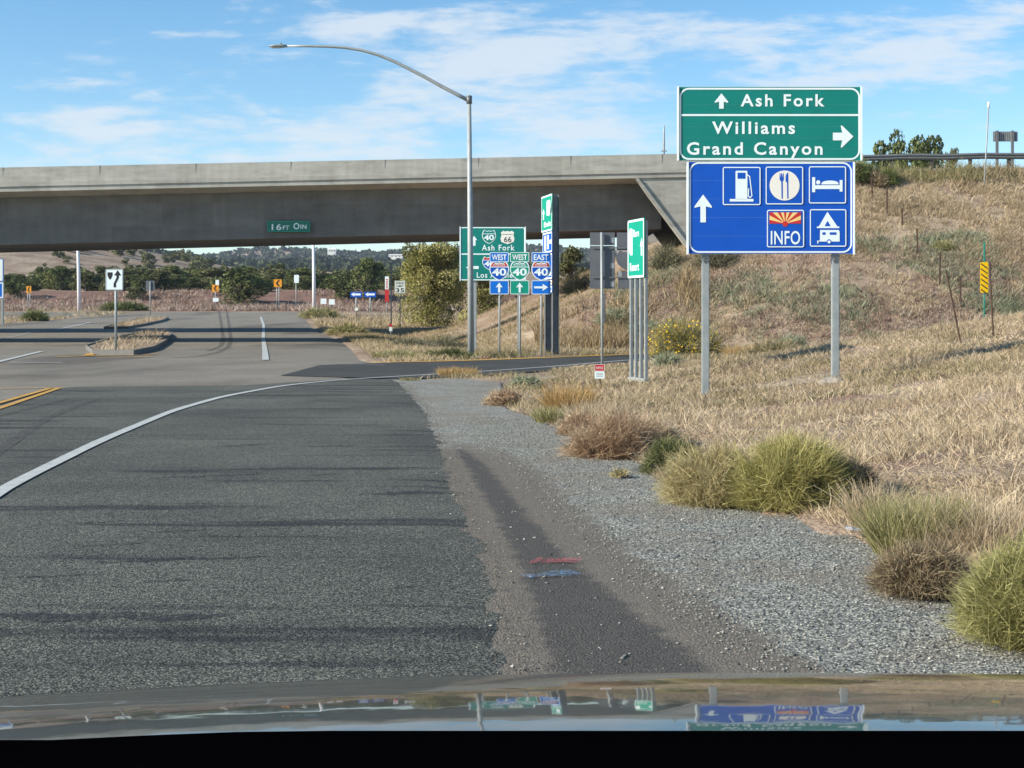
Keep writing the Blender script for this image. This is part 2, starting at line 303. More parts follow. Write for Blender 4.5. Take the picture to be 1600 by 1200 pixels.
def build_mesh(name, V, Fq, tint=None, attr='tint', nv=4):
    me = bpy.data.meshes.new(name); V = np.asarray(V, np.float32); Fq = np.asarray(Fq, np.int32)
    me.vertices.add(len(V)); me.vertices.foreach_set('co', V.ravel())
    me.loops.add(Fq.size); me.loops.foreach_set('vertex_index', Fq.ravel())
    me.polygons.add(len(Fq)); me.polygons.foreach_set('loop_start', np.arange(0, Fq.size, nv, dtype=np.int32))
    me.update(calc_edges=True)
    if tint is not None:
        a = me.attributes.new(attr, 'FLOAT', 'POINT'); a.data.foreach_set('value', np.asarray(tint, np.float32))
    me.validate(); return me
def grid_faces(nr, nc):
    i = np.arange(nr-1)[:,None]*nc+np.arange(nc-1)[None,:]
    i = i.ravel(); return np.stack([i, i+1, i+nc+1, i+nc], 1)
def terrain():
    ys = list(np.arange(-30, 3, 1.5))+list(np.arange(3, 46, .22))+list(np.arange(46, 115, .4))+list(np.arange(115, 225, 1.0))
    y = 226.0
    while y < 3200: ys.append(y); y *= 1.02
    xs = list(np.arange(-11, 20, .22))
    s = .3; x = 20.0
    while x < 2600: xs.append(x); s *= 1.045 if x < 60 else 1.12; x += s
    s = .3; x = -11.0-.22; l = []
    while x > -2600: l.append(x); s *= 1.03 if x > -70 else 1.12; x -= s
    xs = np.array(l[::-1]+xs); ys = np.array(ys)
    X, Y = np.meshgrid(xs, ys); Z = zt(X, Y)
    V = np.stack([X, Y, Z], -1).reshape(-1, 3)
    zone = (sst(164,168,Y)*(1-sst(176,182,Y+fbm(X*.1,Y*.1)*20))*.7*sst(-60,-40,X)*(1-sst(10,20,X)) + sst(190,196,Y)*(1-sst(214,220,Y))*.9).ravel()
    em = sst(.5,4,embank(X,Y)); n2 = fbm(X*.25, Y*.25)
    zone = np.maximum(zone, (em*(.25+.5*sst(-.1,.2,n2))*(1-sst(3.5,6.0,embank(X,Y)))*(X > 2)).ravel())
    zone = np.maximum(zone, (sst(.08,.22,fbm(X*.5+9,Y*.5))*.7*(Y < 40)).ravel())
    me = build_mesh('ground', V, grid_faces(len(ys), len(xs)), zone, 'zone')
    o = link('ground', me, M['ground'], smooth=True); tag(o, kind='structure')
terrain()

# ------------------------------------------------------------------ road sheets
def sheet(name, ys, fl, fr, off, mat, nx=14, edge=0, jag=0, seed=0, drop=0):
    ys = np.asarray(ys, float); L = fl(ys); Rr = fr(ys)
    if jag:
        Rr = Rr+jag*2*fbm(ys*4.2+seed, ys*0+seed, 6)
        if edge: L = L+jag*2*fbm(ys*2.0-seed, ys*0+seed+4, 5)
    t = np.linspace(0, 1, nx)[None,:]
    X = L[:,None]*(1-t)+Rr[:,None]*t; Y = np.repeat(ys[:,None], nx, 1)
    Z = zr(Y)+off
    if drop: Z[:,-1] -= drop
    me = build_mesh(name, np.stack([X,Y,Z],-1).reshape(-1,3), grid_faces(len(ys), nx))
    o = link(name, me, mat); tag(o, kind='structure'); return o
rng = np.arange
interp = lambda a, b: (lambda y: np.interp(y, a, b))
ysr = np.concatenate([rng(-25,4,1.0), rng(4,34,.12), rng(34,164,.7)])
sheet('road', ysr, lambda y: np.where(y < 100, -45., -41.)+0*y, lambda y: roadR(y), .0, M['old_asphalt'], nx=40, jag=.10, drop=.09)
sheet('side_road', rng(143,163.5,1.0), lambda y: -190+0*y, lambda y: -42+0*y, .012, M['old_asphalt'], nx=30)
ysg = np.concatenate([rng(-25,3,1.0), rng(3,31.6,.10)])
def shoulder():
    ys = np.concatenate([rng(-25,3,1.0), rng(3,20,.06), rng(20,31.6,.12)]); nx = 70
    L = np.interp(ys, aR_Y, aR_X)-.5; Rr = np.interp(ys, gR_Y, gR_X)+.14*fbm(ys*3+3, ys*0+3, 6)*2
    t = np.linspace(0,1,nx)[None,:]; X = L[:,None]*(1-t)+Rr[:,None]*t; Y = np.repeat(ys[:,None], nx, 1); Z = zr(Y)-.004+.010*fbm(X*5,Y*5,3); Z[:,-1] -= .05
    dR = np.interp(Y, [2,5.75,6.7,8.26,10.7,13.5,15.3,18.5,24,30], [1.3,1.15,.92,.66,.36,.10,-.2,-.5,-.95,-1.6]); d0 = np.interp(Y, aR_Y, aR_X)
    dirt = (1-sst(-.10,.34,X-dR))*(1-.8*sst(13,18,Y))
    sl = np.interp(Y, [2.5,6,8.3,10.7,13.3,15.6,17], [.36,.14,.02,-.18,-.42,-.66,-.9]); sr = np.interp(Y, [2.5,5.75,6.7,8.26,10.7,13.3,15.6,17], [1.0,.80,.62,.36,.06,-.20,-.52,-.8])
    st = sst(-.10,.12,X-sl)*(1-sst(-.12,.14,X-sr))*(1-sst(14,17.5,Y))
    me = build_mesh('gravel_shoulder', np.stack([X,Y,Z],-1).reshape(-1,3), grid_faces(len(ys), nx))
    for nm, v in (('dirt',dirt),('stain',st)):
        a = me.attributes.new(nm,'FLOAT','POINT'); a.data.foreach_set('value', v.ravel().astype(np.float32))
    tag(link('gravel_shoulder', me, M['shoulder']), kind='structure')
shoulder()
# new dark asphalt (turning lane + shoulder)
ysn = np.concatenate([rng(-25,4,1.0), rng(4,31.3,.12)])
sheet('asphalt_lane', ysn, interp([-25,5,21.5,27.3,28.0,28.6,31.3],[-4.5,-6.0,-7.45,-8.4,-8.3,-5.2,-3.6]), lambda y: np.interp(y, aR_Y, aR_X), .007, M['new_asphalt'], nx=24, jag=.07, seed=21, drop=.012)
# ramp
def ramp_sheet():
    xs = np.concatenate([rng(-5.2,12,.25), rng(12,45,1.5)]); nt = 10
    n_ = rampN(xs); f_ = rampF(xs); n_ = np.where(xs < -2.3, 31.3+(-2.3-xs)*.6, n_); f_ = np.where(xs < -3, 42.4-(-3-xs)*1.2, f_)
    t = np.linspace(0,1,nt)[:,None]; Y = n_[None,:]*(1-t)+f_[None,:]*t; X = np.repeat(xs[None,:], nt, 0)
    me = build_mesh('exit_ramp', np.stack([X,Y,0*X+.011],-1).reshape(-1,3), grid_faces(nt, len(xs)))
    tag(link('exit_ramp', me, M['ramp_asphalt']), kind='structure')
ramp_sheet()
def line_strip(name, pts, w, mat, off=.017, closed=False, wob=.008):
    P2 = [np.array(p, float) for p in pts]; out = []
    for a, b in zip(P2[:-1], P2[1:]):
        n_ = max(1, int(np.linalg.norm(b-a)/.5))
        for i in range(n_): out.append(a+(b-a)*i/n_)
    out.append(P2[-1]); out = np.array(out)
    for _ in range(3):
        if len(out) > 4: out[1:-1] = (out[:-2]+2*out[1:-1]+out[2:])/4
    d = np.gradient(out, axis=0); d /= np.maximum(1e-6, np.linalg.norm(d, axis=1))[:,None]
    nrm = np.stack([-d[:,1], d[:,0]], 1)
    ww = w/2*(1+RNG.normal(0, wob*4, len(out)))[:,None]
    A = out+nrm*ww; B = out-nrm*ww
    V = np.stack([A, B], 1).reshape(-1,2); Z = zr(V[:,1])+off
    V = np.concatenate([V, Z[:,None]], 1)
    me = build_mesh(name, V, grid_faces(len(out), 2))
    return tag(link(name, me, mat), kind='structure')
def G(px, py):   # ground point on the level road under that direction
    Y = F*EYE/(py-HY); return (PX(px,Y), Y)
fog = [(-3.0,6),(-3.55,9)]+[(-4.03,11.6),(-4.48,15.9),(-4.85,21),(-4.85,24.5),(-4.45,28.2),(-3.7,30.7),(-2.5,32.6),(-.92,35.0),(.9,38.3),(3.2,43.4),(6.2,49.0),(10.2,51.9)]
line_strip('lane_marking', fog, .13, M['white_line'])
line_strip('lane_marking', [G(412,563), G(480,567), G(560,570.5), G(600,571)], .12, M['worn_line'])
line_strip('lane_marking', [(-7.38,44.1),(-9.06,54),(-13.6,80.5),(-19.4,115),(-24.4,143)], .20, M['white_line'], .019)
line_strip('lane_marking', [(x_, float(rampF(x_))-.30) for x_ in (-4,-3,-1.15,.5,2.1,4.4,7,9.7,13,17)], .50, M['yellow_line'], .019)
line_strip('lane_marking', [(-6.2,12),(-7.5,21.5),(-8.45,27.5)], .11, M['yellow_line'], .018)
line_strip('lane_marking', [(-6.47,12),(-7.78,21.5),(-8.6,27.5)], .11, M['yellow_line'], .018)
line_strip('lane_marking', [G(0,608), G(100,607)], .12, M['yellow_line'], .018)
line_strip('lane_marking', [G(-20,570), G(65,549.5)], .2, M['white_line'])
line_strip('lane_marking', [G(15,567), G(98,567)], .25, M['white_line'])
line_strip('lane_marking', [G(90,548), G(122,548)], .35, M['worn_line'])
line_strip('lane_marking', [(-27.3,78.5),(-32,98)], .22, M['worn_line'])
line_strip('lane_marking', [(-32.2,104),(-35.5,124)], .25, M['white_line'])
line_strip('lane_marking', [G(138,548), G(150,547.5)], .3, M['worn_line'])
line_strip('skid_mark', [G(353,506),G(358,518),G(361,532),G(356,543),G(340,551),G(312,557),G(268,560)], .22, M['skid'], .0125)
line_strip('skid_mark', [G(341,506),G(346,518),G(349,530),G(345,541),G(325,549)], .22, M['skid'], .0125)
line_strip('skid_mark', [(-5.6,13),(-6.9,19),(-7.3,24)], .16, M['skid'], .014)
line_strip('skid_mark', [(-4.9,13.5),(-6.2,19.5),(-6.8,24)], .16, M['skid'], .014)
M['streak'] = M['streak_p']
def streak(p0, p1, w_):  # dark strip lying flat on the asphalt, tapered at both ends
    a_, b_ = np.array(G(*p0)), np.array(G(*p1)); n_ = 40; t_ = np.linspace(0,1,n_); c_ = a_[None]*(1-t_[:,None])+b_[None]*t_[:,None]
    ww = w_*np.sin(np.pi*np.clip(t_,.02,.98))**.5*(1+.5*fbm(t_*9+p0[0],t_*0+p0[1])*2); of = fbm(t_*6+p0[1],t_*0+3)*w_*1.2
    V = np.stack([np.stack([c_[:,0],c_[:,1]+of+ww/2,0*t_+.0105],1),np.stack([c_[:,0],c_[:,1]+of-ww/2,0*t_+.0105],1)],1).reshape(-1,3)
    tag(link('dark_streak', build_mesh('dark_streak', V, grid_faces(n_,2)), M['streak']), kind='structure')
for p0, p1, w_ in (((150,880),(420,872),.10),((470,700),(560,697),.14),((330,700),(430,694),.16),((560,775),(720,770),.16),((-30,970),(360,965),.20),((225,912),(300,908),.05),((330,906),(362,905),.04),((395,823),(440,821),.05),((230,834),(330,830),.05),((110,820),(200,816),.06),((480,745),(540,741),.08),((230,750),(420,742),.10),((0,906),(150,900),.05),((610,921),(655,919),.035),((120,856),(230,850),.06),((280,790),(330,787),.06)): streak(p0, p1, w_)
line_strip('paint_mark', [G(833,877),G(850,878),G(880,877),G(906,878)], .17, M['paint_red'], .009, wob=.05)
line_strip('paint_mark', [G(819,903),G(845,901),G(872,898),G(900,896)], .17, M['paint_blue'], .009, wob=.05)

# ------------------------------------------------------------------ mesh helpers
def bm_obj(name, bm, mat, parent=None, smooth=False):
    me = bpy.data.meshes.new(name); bm.normal_update(); bm.to_mesh(me); bm.free()
    return link(name, me, mat, parent, smooth)
def bx(bm, x0, x1, y0, y1, z0, z1):
    v = [bm.verts.new(c) for c in ((x0,y0,z0),(x1,y0,z0),(x1,y1,z0),(x0,y1,z0),(x0,y0,z1),(x1,y0,z1),(x1,y1,z1),(x0,y1,z1))]
    for f in ((3,2,1,0),(4,5,6,7),(0,1,5,4),(1,2,6,5),(2,3,7,6),(3,0,4,7)): bm.faces.new([v[i] for i in f])
def tube(bm, pts, radii, seg=10):
    pts = [Vector(p) for p in pts]; rings = []
    if not hasattr(radii, '__len__'): radii = [radii]*len(pts)
    for i, p in enumerate(pts):
        d = (pts[min(i+1,len(pts)-1)]-pts[max(i-1,0)]).normalized()
        a = Vector((0,0,1)) if abs(d.z) < .9 else Vector((1,0,0))
        s = d.cross(a).normalized(); t = d.cross(s)
        rings.append([bm.verts.new(p+(s*math.cos(k/seg*6.28318)+t*math.sin(k/seg*6.28318))*radii[i]) for k in range(seg)])
    for a, b in zip(rings[:-1], rings[1:]):
        for k in range(seg): bm.faces.new((a[k], b[k], b[(k+1)%seg], a[(k+1)%seg]))
    bm.faces.new(rings[0]); bm.faces.new(rings[-1][::-1])
def box_part(name, dims, mat, parent, bevel=0):
    bm = bmesh.new(); bx(bm, *dims)
    if bevel: bmesh.ops.bevel(bm, geom=bm.edges[:], offset=bevel, segments=2, affect='EDGES')
    return bm_obj(name, bm, mat, parent)
def tube_part(name, pts, r, mat, parent, seg=12):
    bm = bmesh.new(); tube(bm, pts, r, seg); return bm_obj(name, bm, mat, parent, True)

# --- flat sign graphics; local frame x right, z up, front is -y
def rr(x0, z0, x1, z1, r, seg=6):
    out = []
    for cx, cz, a in ((x1-r,z1-r,0),(x0+r,z1-r,90),(x0+r,z0+r,180),(x1-r,z0+r,270)):
        for k in range(seg+1):
            t = R(a+90*k/seg); out.append((cx+r*math.cos(t), cz+r*math.sin(t)))
    return out
def add_poly(bm, pts, y):
    v = [bm.verts.new((p[0], y, p[1])) for p in pts]
    f = bm.faces.new(v); f.normal_update()
    if f.normal.y > 0: f.normal_flip()
def add_ring(bm, A, B, y):
    a = [bm.verts.new((p[0], y, p[1])) for p in A]; b = [bm.verts.new((p[0], y, p[1])) for p in B]
    n_ = len(a)
    for i in range(n_):
        f = bm.faces.new((a[i], a[(i+1)%n_], b[(i+1)%n_], b[i])); f.normal_update()
        if f.normal.y > 0: f.normal_flip()
def poly_part(name, polys, y, mat, parent):
    bm = bmesh.new()
    for p in polys: add_poly(bm, p, y)
    return bm_obj(name, bm, mat, parent)
def border_part(name, x0, z0, x1, z1, r, w, y, mat, parent):
    bm = bmesh.new(); add_ring(bm, rr(x0,z0,x1,z1,r), rr(x0+w,z0+w,x1-w,z1-w,max(.001,r-w)), y)
    return bm_obj(name, bm, mat, parent)
def panel_part(name, x0, z0, x1, z1, r, mat, parent, y=0, t=.012):
    bm = bmesh.new(); pts = rr(x0,z0,x1,z1,max(.002,r))
    f = [bm.verts.new((p[0], y-t, p[1])) for p in pts]; b = [bm.verts.new((p[0], y, p[1])) for p in pts]; n_ = len(f)
    bm.faces.new(f); bm.faces.new(b[::-1])
    for i in range(n_): bm.faces.new((f[i], b[i], b[(i+1)%n_], f[(i+1)%n_]))
    bmesh.ops.recalc_face_normals(bm, faces=bm.faces[:])
    return bm_obj(name, bm, mat, parent)
def text_mesh(s, bold=.012, spacing=1.0):
    cu = bpy.data.curves.new('tmp', 'FONT'); cu.body = s; cu.offset = bold; cu.space_character = spacing; cu.resolution_u = 3
    ob = bpy.data.objects.new('tmp', cu); COL.objects.link(ob)
    dg = bpy.context.evaluated_depsgraph_get(); dg.update(); me = bpy.data.meshes.new_from_object(ob.evaluated_get(dg))
    bpy.data.objects.remove(ob); bpy.data.curves.remove(cu)
    return me
def text_part(name, s, x0, z0, x1, z1, y, mat, parent, bold=.012, spacing=1.1, desc=0):
    """fit the string into the box; z0 = baseline, z1 = cap height (desc: the string has descenders)"""
    me = text_mesh(s, bold, spacing); n_ = len(me.vertices); co = np.empty(n_*3, np.float32); me.vertices.foreach_get('co', co); co = co.reshape(-1,3)
    capm = text_mesh('H', bold, 1); cc = np.empty(len(capm.vertices)*3, np.float32); capm.vertices.foreach_get('co', cc); cc = cc.reshape(-1,3)
    cap0, cap1 = cc[:,1].min(), cc[:,1].max(); bpy.data.meshes.remove(capm)
    xa, xb = co[:,0].min(), co[:,0].max()
    X = x0+(co[:,0]-xa)/(xb-xa)*(x1-x0); Z = z0+(co[:,1]-cap0)/(cap1-cap0)*(z1-z0)
    co2 = np.stack([X, np.full(n_, y, np.float32), Z], 1).astype(np.float32)
    me.vertices.foreach_set('co', co2.ravel()); me.materials.clear(); me.name = name; me.update()
    if ' ' in s and parent is not None:
        a_, b_ = s.split(' '); m1 = text_mesh(a_+' '+b_[0], bold, spacing); m2 = text_mesh(b_[0], bold, spacing)
        g_ = lambda m: [v.co.x for v in m.vertices]; st_ = max(g_(m1))-(max(g_(m2))-min(g_(m2)))-.03; cut = x0+(st_-xa)/(xb-xa)*(x1-x0); bpy.data.meshes.remove(m1); bpy.data.meshes.remove(m2)
        for side in (0, 1):
            bm = bmesh.new(); bm.from_mesh(me); bmesh.ops.delete(bm, geom=[v for v in bm.verts if (v.co.x < cut) == (side == 1)], context='VERTS'); o = bm_obj(name, bm, mat, parent)
        return o
    return link(name, me, mat, parent)
def arrow_up(cx, z0, z1, hw, sw, head=.5):
    zm = z0+(z1-z0)*(1-head)
    return [(cx-sw,z0),(cx+sw,z0),(cx+sw,zm+(z1-zm)*.12),(cx+hw,zm),(cx+hw,zm+(z1-zm)*.12),(cx,z1),(cx-hw,zm+(z1-zm)*.12),(cx-hw,zm),(cx-sw,zm+(z1-zm)*.12)]
def arrow_right(x0, x1, cz, hw, sw, head=.5):
    xm = x0+(x1-x0)*(1-head); d = (x1-xm)*.12
    return [(x0,cz-sw),(xm+d,cz-sw),(xm,cz-hw),(xm+d,cz-hw),(x1,cz),(xm+d,cz+hw),(xm,cz+hw),(xm+d,cz+sw),(x0,cz+sw)]
def circle(cx, cz, r, n_=28, a0=0, a1=360): return [(cx+r*math.cos(R(a0+(a1-a0)*k/n_)), cz+r*math.sin(R(a0+(a1-a0)*k/n_))) for k in range(n_ if a1-a0 == 360 else n_+1)]
def rect(x0, z0, x1, z1): return [(x0,z0),(x1,z0),(x1,z1),(x0,z1)]

class Sign:
    """a sign whose plane faces the camera side; pixel numbers are read at its own distance Y"""
    def __init__(s, name, px, Y, label, cat='road sign', group=None, yaw=0, z=None):
        s.Y = Y; s.px = px; x = PX(px, Y); s.zb = zt1(x, Y) if z is None else z
        s.k = Y/F; s.root = empty(name, (x, Y, s.zb), yaw, label, cat, group)
    def x(s, px): return (px-s.px)*s.k
    def z(s, py): return EYE+(HY-py)*s.k-s.zb
    def B(s, x0, y0, x1, y1): return s.x(x0), s.z(y1), s.x(x1), s.z(y0)   # px box -> x0,z0,x1,z1
    def post(s, px, ytop, r=.03, y=.05, mat='steel', square=False, xl=0, name='post', bot=None):
        zb = -.35 if bot is None else bot
        if square:
            return box_part(name, (s.x(px)-r, s.x(px)+r, y, y+2*r, zb, s.z(ytop)), M[mat], s.root, .006)
        return tube_part(name, [(s.x(px), y+r, zb), (s.x(px), y+r, s.z(ytop))], r, M[mat], s.root)
    def panel(s, box, mat, border='white', r=.06, bw=.02, name='panel', y=0, inset=.012, parent=None):
        x0,z0,x1,z1 = s.B(*box); p = panel_part(name, x0,z0,x1,z1,r, M[mat], parent or s.root, y)
        if border: border_part('border', x0+inset,z0+inset,x1-inset,z1-inset,max(.004,r-inset),bw, y-.016, M[border], p)
        return p
    def text(s, t, box, mat='white', y=-.017, bold=.012, spacing=1.1, parent=None, name='legend'):
        x0,z0,x1,z1 = s.B(*box); return text_part(name, t, x0,z0,x1,z1, y, M[mat], parent or s.root, bold, spacing)
    def up(s, px, y0, y1, hw, sw, head=.5, mat='white', parent=None, y=-.017):
        return poly_part('arrow', [arrow_up(s.x(px), s.z(y1), s.z(y0), hw*s.k, sw*s.k, head)], y, M[mat], parent or s.root)
    def right(s, x0, x1, py, hw, sw, head=.5, mat='white', parent=None, y=-.017):
        return poly_part('arrow', [arrow_right(s.x(x0), s.x(x1), s.z(py), hw*s.k, sw*s.k, head)], y, M[mat], parent or s.root)

# ------------------------------------------------------------------ the big guide sign
S = Sign('guide_sign', 1205, 23.5, 'large two-panel sign, green Ash Fork, Williams and Grand Canyon board over a blue services board', z=.1)
g = S.panel((1059,136,1346,251), 'green', r=.006, bw=.001, name='green_panel', inset=.001)
border_part('border', *[a+b for a,b in zip(S.B(1061.5,137.5,1343.5,250), (0,0,0,0))], .15, .028, -.0165, M['white'], g)
for e in (1059.5, 1345.5): box_part('edge_strip', (S.x(e)-.012, S.x(e)+.012, -.035, .03, S.z(251), S.z(135.5)), M['white'], g)
bm = bmesh.new(); M['seam_green'] = paint('seam_green', (.04,.27,.22))
for py in (164, 198, 216, 233): add_poly(bm, rect(*S.B(1065,py-.3,1340,py+.3)), -.0145)
bm_obj('panel_seam', bm, M['seam_green'], g)
poly_part('divider', [rect(*S.B(1064,178.5,1341,181.5))], -.0165, M['white'], g)
S.up(1127, 146, 170, 10.5, 3.6, .62, parent=g)
S.text('Ash Fork', (1157,147.5,1288,166.5), bold=.022, spacing=1.25, parent=g)
S.text('Williams', (1112.5,190,1242,209.5), bold=.022, spacing=1.25, parent=g)
S.text('Grand Canyon', (1073,222.5,1285,242), bold=.022, spacing=1.25, parent=g)
S.right(1301, 1333, 213.5, 17, 6, .62, parent=g)
b = S.panel((1075,253,1334,396.5), 'blue', r=.006, bw=.001, name='blue_panel', inset=.001, y=.004)
border_part('border', *S.B(1077,253.5,1331,395), .15, .025, -.0125, M['white'], b)
for e in (1074.5, 1334): box_part('edge_strip', (S.x(e)-.014, S.x(e)+.014, -.03, .03, S.z(397.5), S.z(253.2)), M['white'], b)
bm = bmesh.new()
for py in (282, 311, 340, 369): add_poly(bm, rect(*S.B(1081,py-.35,1327,py+.35)), -.0105)
bm_obj('panel_seam', bm, M['seam'], b)
S.up(1098.5, 304, 347.5, 13.5, 4.3, .48, parent=b, y=-.0135)
def tile(box):
    x0,z0,x1,z1 = S.B(*box); t = panel_part('service_symbol', x0,z0,x1,z1,.03, M['blue'], b, -.010, .006)
    border_part('tile_border', x0,z0,x1,z1,.03,.016, -.0195, M['white'], t); return t
L1, L2 = -.0200, -.0215
t = tile((1129,261,1188,320.5))
bm = bmesh.new(); B_ = S.B
add_poly(bm, rect(*B_(1140,311,1177,315)), L1); add_poly(bm, rr(*B_(1149,267,1167.5,311.5),.015), L1)
hose = [(1167,273),(1171,276),(1172,284),(1173.5,297),(1174.5,306),(1171.5,309),(1168.8,306),(1169.5,295)]
for (a0,a1),(b0,b1) in zip(hose[:-1],hose[1:]):
    pa, pb = (S.x(a0),S.z(a1)),(S.x(b0),S.z(b1)); d = Vector((pb[0]-pa[0],pb[1]-pa[1])).normalized(); n_ = Vector((-d.y,d.x))*.008; e = d*.005
    add_poly(bm, [(pa[0]-e.x+n_.x,pa[1]-e.y+n_.y),(pb[0]+e.x+n_.x,pb[1]+e.y+n_.y),(pb[0]+e.x-n_.x,pb[1]+e.y-n_.y),(pa[0]-e.x-n_.x,pa[1]-e.y-n_.y)], L1-.0001*(a0%5))
bm_obj('pump_symbol', bm, M['white'], t); poly_part('pump_window', [rect(*B_(1152,270,1164.5,279.5))], L2, M['blue'], t)
t = tile((1196,260.5,1254.5,319.5))
poly_part('plate_symbol', [circle(S.x(1225.5), S.z(290), 23.5*S.k)], L1, M['cream'], t)
poly_part('fork_symbol', [[(S.x(a),S.z(c)) for a,c in ((1217.8,271),(1218.8,271),(1219.3,279),(1220,271),(1221.3,271),(1221.9,279),(1222.6,271),(1224,271),(1224.3,281),(1222.6,284),(1222.8,310.5),(1220.8,310.5),(1220.3,284),(1217.8,281))]], L2, M['blue'], t)
poly_part('knife_symbol', [[(S.x(a),S.z(c)) for a,c in ((1229.8,270),(1231.2,270),(1231.6,310.5),(1229.6,310.5),(1229.3,286),(1227,283),(1227.3,274))]], L2, M['blue'], t)
t = tile((1263.5,260,1321.5,318))
bm = bmesh.new()
add_poly(bm, rect(*B_(1268.5,277,1273.3,300.5)), L1); add_poly(bm, rect(*B_(1311.5,281.5,1316,299.5)), L1); add_poly(bm, rect(*B_(1273.3,289.5,1311.5,295.5)), L1)
add_poly(bm, circle(S.x(1278), S.z(285), 3.3*S.k, 16), L1)
add_poly(bm, [(S.x(1283+13.5-13.5*math.cos(R(a))), S.z(288.3-6*math.sin(R(a))**.7 if 0<a<180 else 288.3)) for a in range(0,181,12)], L1)
bm_obj('bed_symbol', bm, M['white'], t)
t = tile((1198,328,1256,386.5))
x0,z0,x1,z1 = B_(1202,332,1251,349.5); cx, cz = S.x(1226.5), z0
def rays(i0):
    out = []
    W, H = (x1-x0)/2, z1-z0
    def edge(a):
        a = R(a); c, s_ = math.cos(a), math.sin(a)
        tt = min(W/abs(c) if abs(c)>1e-6 else 9, H/s_ if s_>1e-6 else 9); return (cx+c*tt, cz+s_*tt)
    for i in range(i0, 13, 2):
        a, c_ = 180*i/13, 180*(i+1)/13; p = [(cx,cz), edge(a)]
        for cn, ca in (((x1,z1), math.degrees(math.atan2(H,W))), ((x0,z1), 180-math.degrees(math.atan2(H,W)))):
            if a < ca < c_: p.append(cn)
        p.append(edge(c_)); out.append(p)
    return out
poly_part('flag_red_rays', rays(0), L1, M['red'], t); poly_part('flag_yellow_rays', rays(1), L1, paint('ray_yellow', (.85,.62,.22)), t)
poly_part('flag_star', [circle(cx, cz-.005, .045, 10)], L2, M['red'], t)
text_part('legend', 'INFO', S.x(1204), S.z(382), S.x(1250), S.z(361), L1, M['white'], t, .012, 1.05)
t = tile((1265,327,1322,385.5))
bm = bmesh.new()
add_poly(bm, [(S.x(a),S.z(c)) for a,c in ((1292.5,331),(1308,354),(1311,354),(1311,356.5),(1276,356.5),(1276,354),(1279,354))], L1)
add_poly(bm, [(S.x(a),S.z(c)) for a,c in ((1281,359.5),(1310,359.5),(1311.5,362),(1311.5,377.5),(1280.5,377.5))], L1)
add_poly(bm, rect(*B_(1276.5,376,1280.4,377.4)), L1); add_poly(bm, rect(*B_(1276.5,377.5,1278.2,380.5)), L1)
bm_obj('camping_symbol', bm, M['white'], t)
poly_part('tent_opening', [[(S.x(1292.5),S.z(345)),(S.x(1297.5),S.z(353.5)),(S.x(1288),S.z(353.5))]], L2, M['blue'], t)
poly_part('caravan_window', [rect(*B_(1284.5,363,1289.5,367))], L2, M['blue'], t); poly_part('caravan_window', [rect(*B_(1296,363,1306.5,367))], L2, M['blue'], t)
poly_part('wheel_arch', [circle(S.x(1295), S.z(377.5), 3.6*S.k, 18)], L2, M['blue'], t)
poly_part('wheel_symbol', [circle(S.x(1295), S.z(378), 2.4*S.k, 18)], L2-.0015, M['white'], t)
for px, zb in ((1103.5, -.5), (1307, -.3)):
    p = box_part('post', (S.x(px)-.058, S.x(px)+.058, .035, .15, zb, S.z(253)), M['steel'], S.root, .012)
    bm = bmesh.new()
    for py in (400, 405): bx(bm, S.x(px)-.05, S.x(px)+.05, .02, .0345, S.z(py+2.5), S.z(py))
    for py in (403, 409):
        for dx in (-.028,.028): tube(bm, [(S.x(px)+dx,.036,S.z(py)),(S.x(px)+dx,.018,S.z(py))], .012, 8)
    bm_obj('bracket', bm, M['steel_dark'], p)

# ------------------------------------------------------------------ route shields
def shield_pts(cx, cz, w, h, s=1.0):
    L = [(0,.90),(-.22,.82),(-.46,.84),(-.68,1.0),(-.88,.72),(-.98,.38),(-.98,0),(-.86,-.34),(-.56,-.70),(-.28,-.88),(0,-1)]
    p = L+[(-a,c) for a,c in L[-2:0:-1]]
    return [(cx+a*w/2*s, cz+c*h/2*s) for a,c in p]
def clip(pts, zc, keep_top):
    out = []
    for (a,c),(d,e) in zip(pts, pts[1:]+pts[:1]):
        ina, inb = (c >= zc) == keep_top, (e >= zc) == keep_top
        if ina: out.append((a,c))
        if ina != inb: t_ = (zc-c)/(e-c); out.append((a+(d-a)*t_, zc))
    return out
def shield(parent, cx, cz, w, h, y, main, top, num='40', band=None):
    me_o = poly_part('route_shield', [shield_pts(cx,cz,w,h)], y, M['white'], parent)
    inner = shield_pts(cx,cz,w,h,.90)
    poly_part('shield_field', [clip(inner, cz+h*.19, False)], y-.003, M[main], me_o)
    poly_part('shield_band', [clip(inner, cz+h*.235, True)], y-.003, M[top], me_o)
    text_part('route_number', num, cx-w*.36, cz-h*.24, cx+w*.36, cz+h*.14, y-.006, M['white'], me_o, .03, 1.0)
    if band: text_part('shield_word', band, cx-w*.30, cz+h*.275, cx+w*.30, cz+h*.36, y-.006, M['white'], me_o, .01, 1.0)
    return me_o
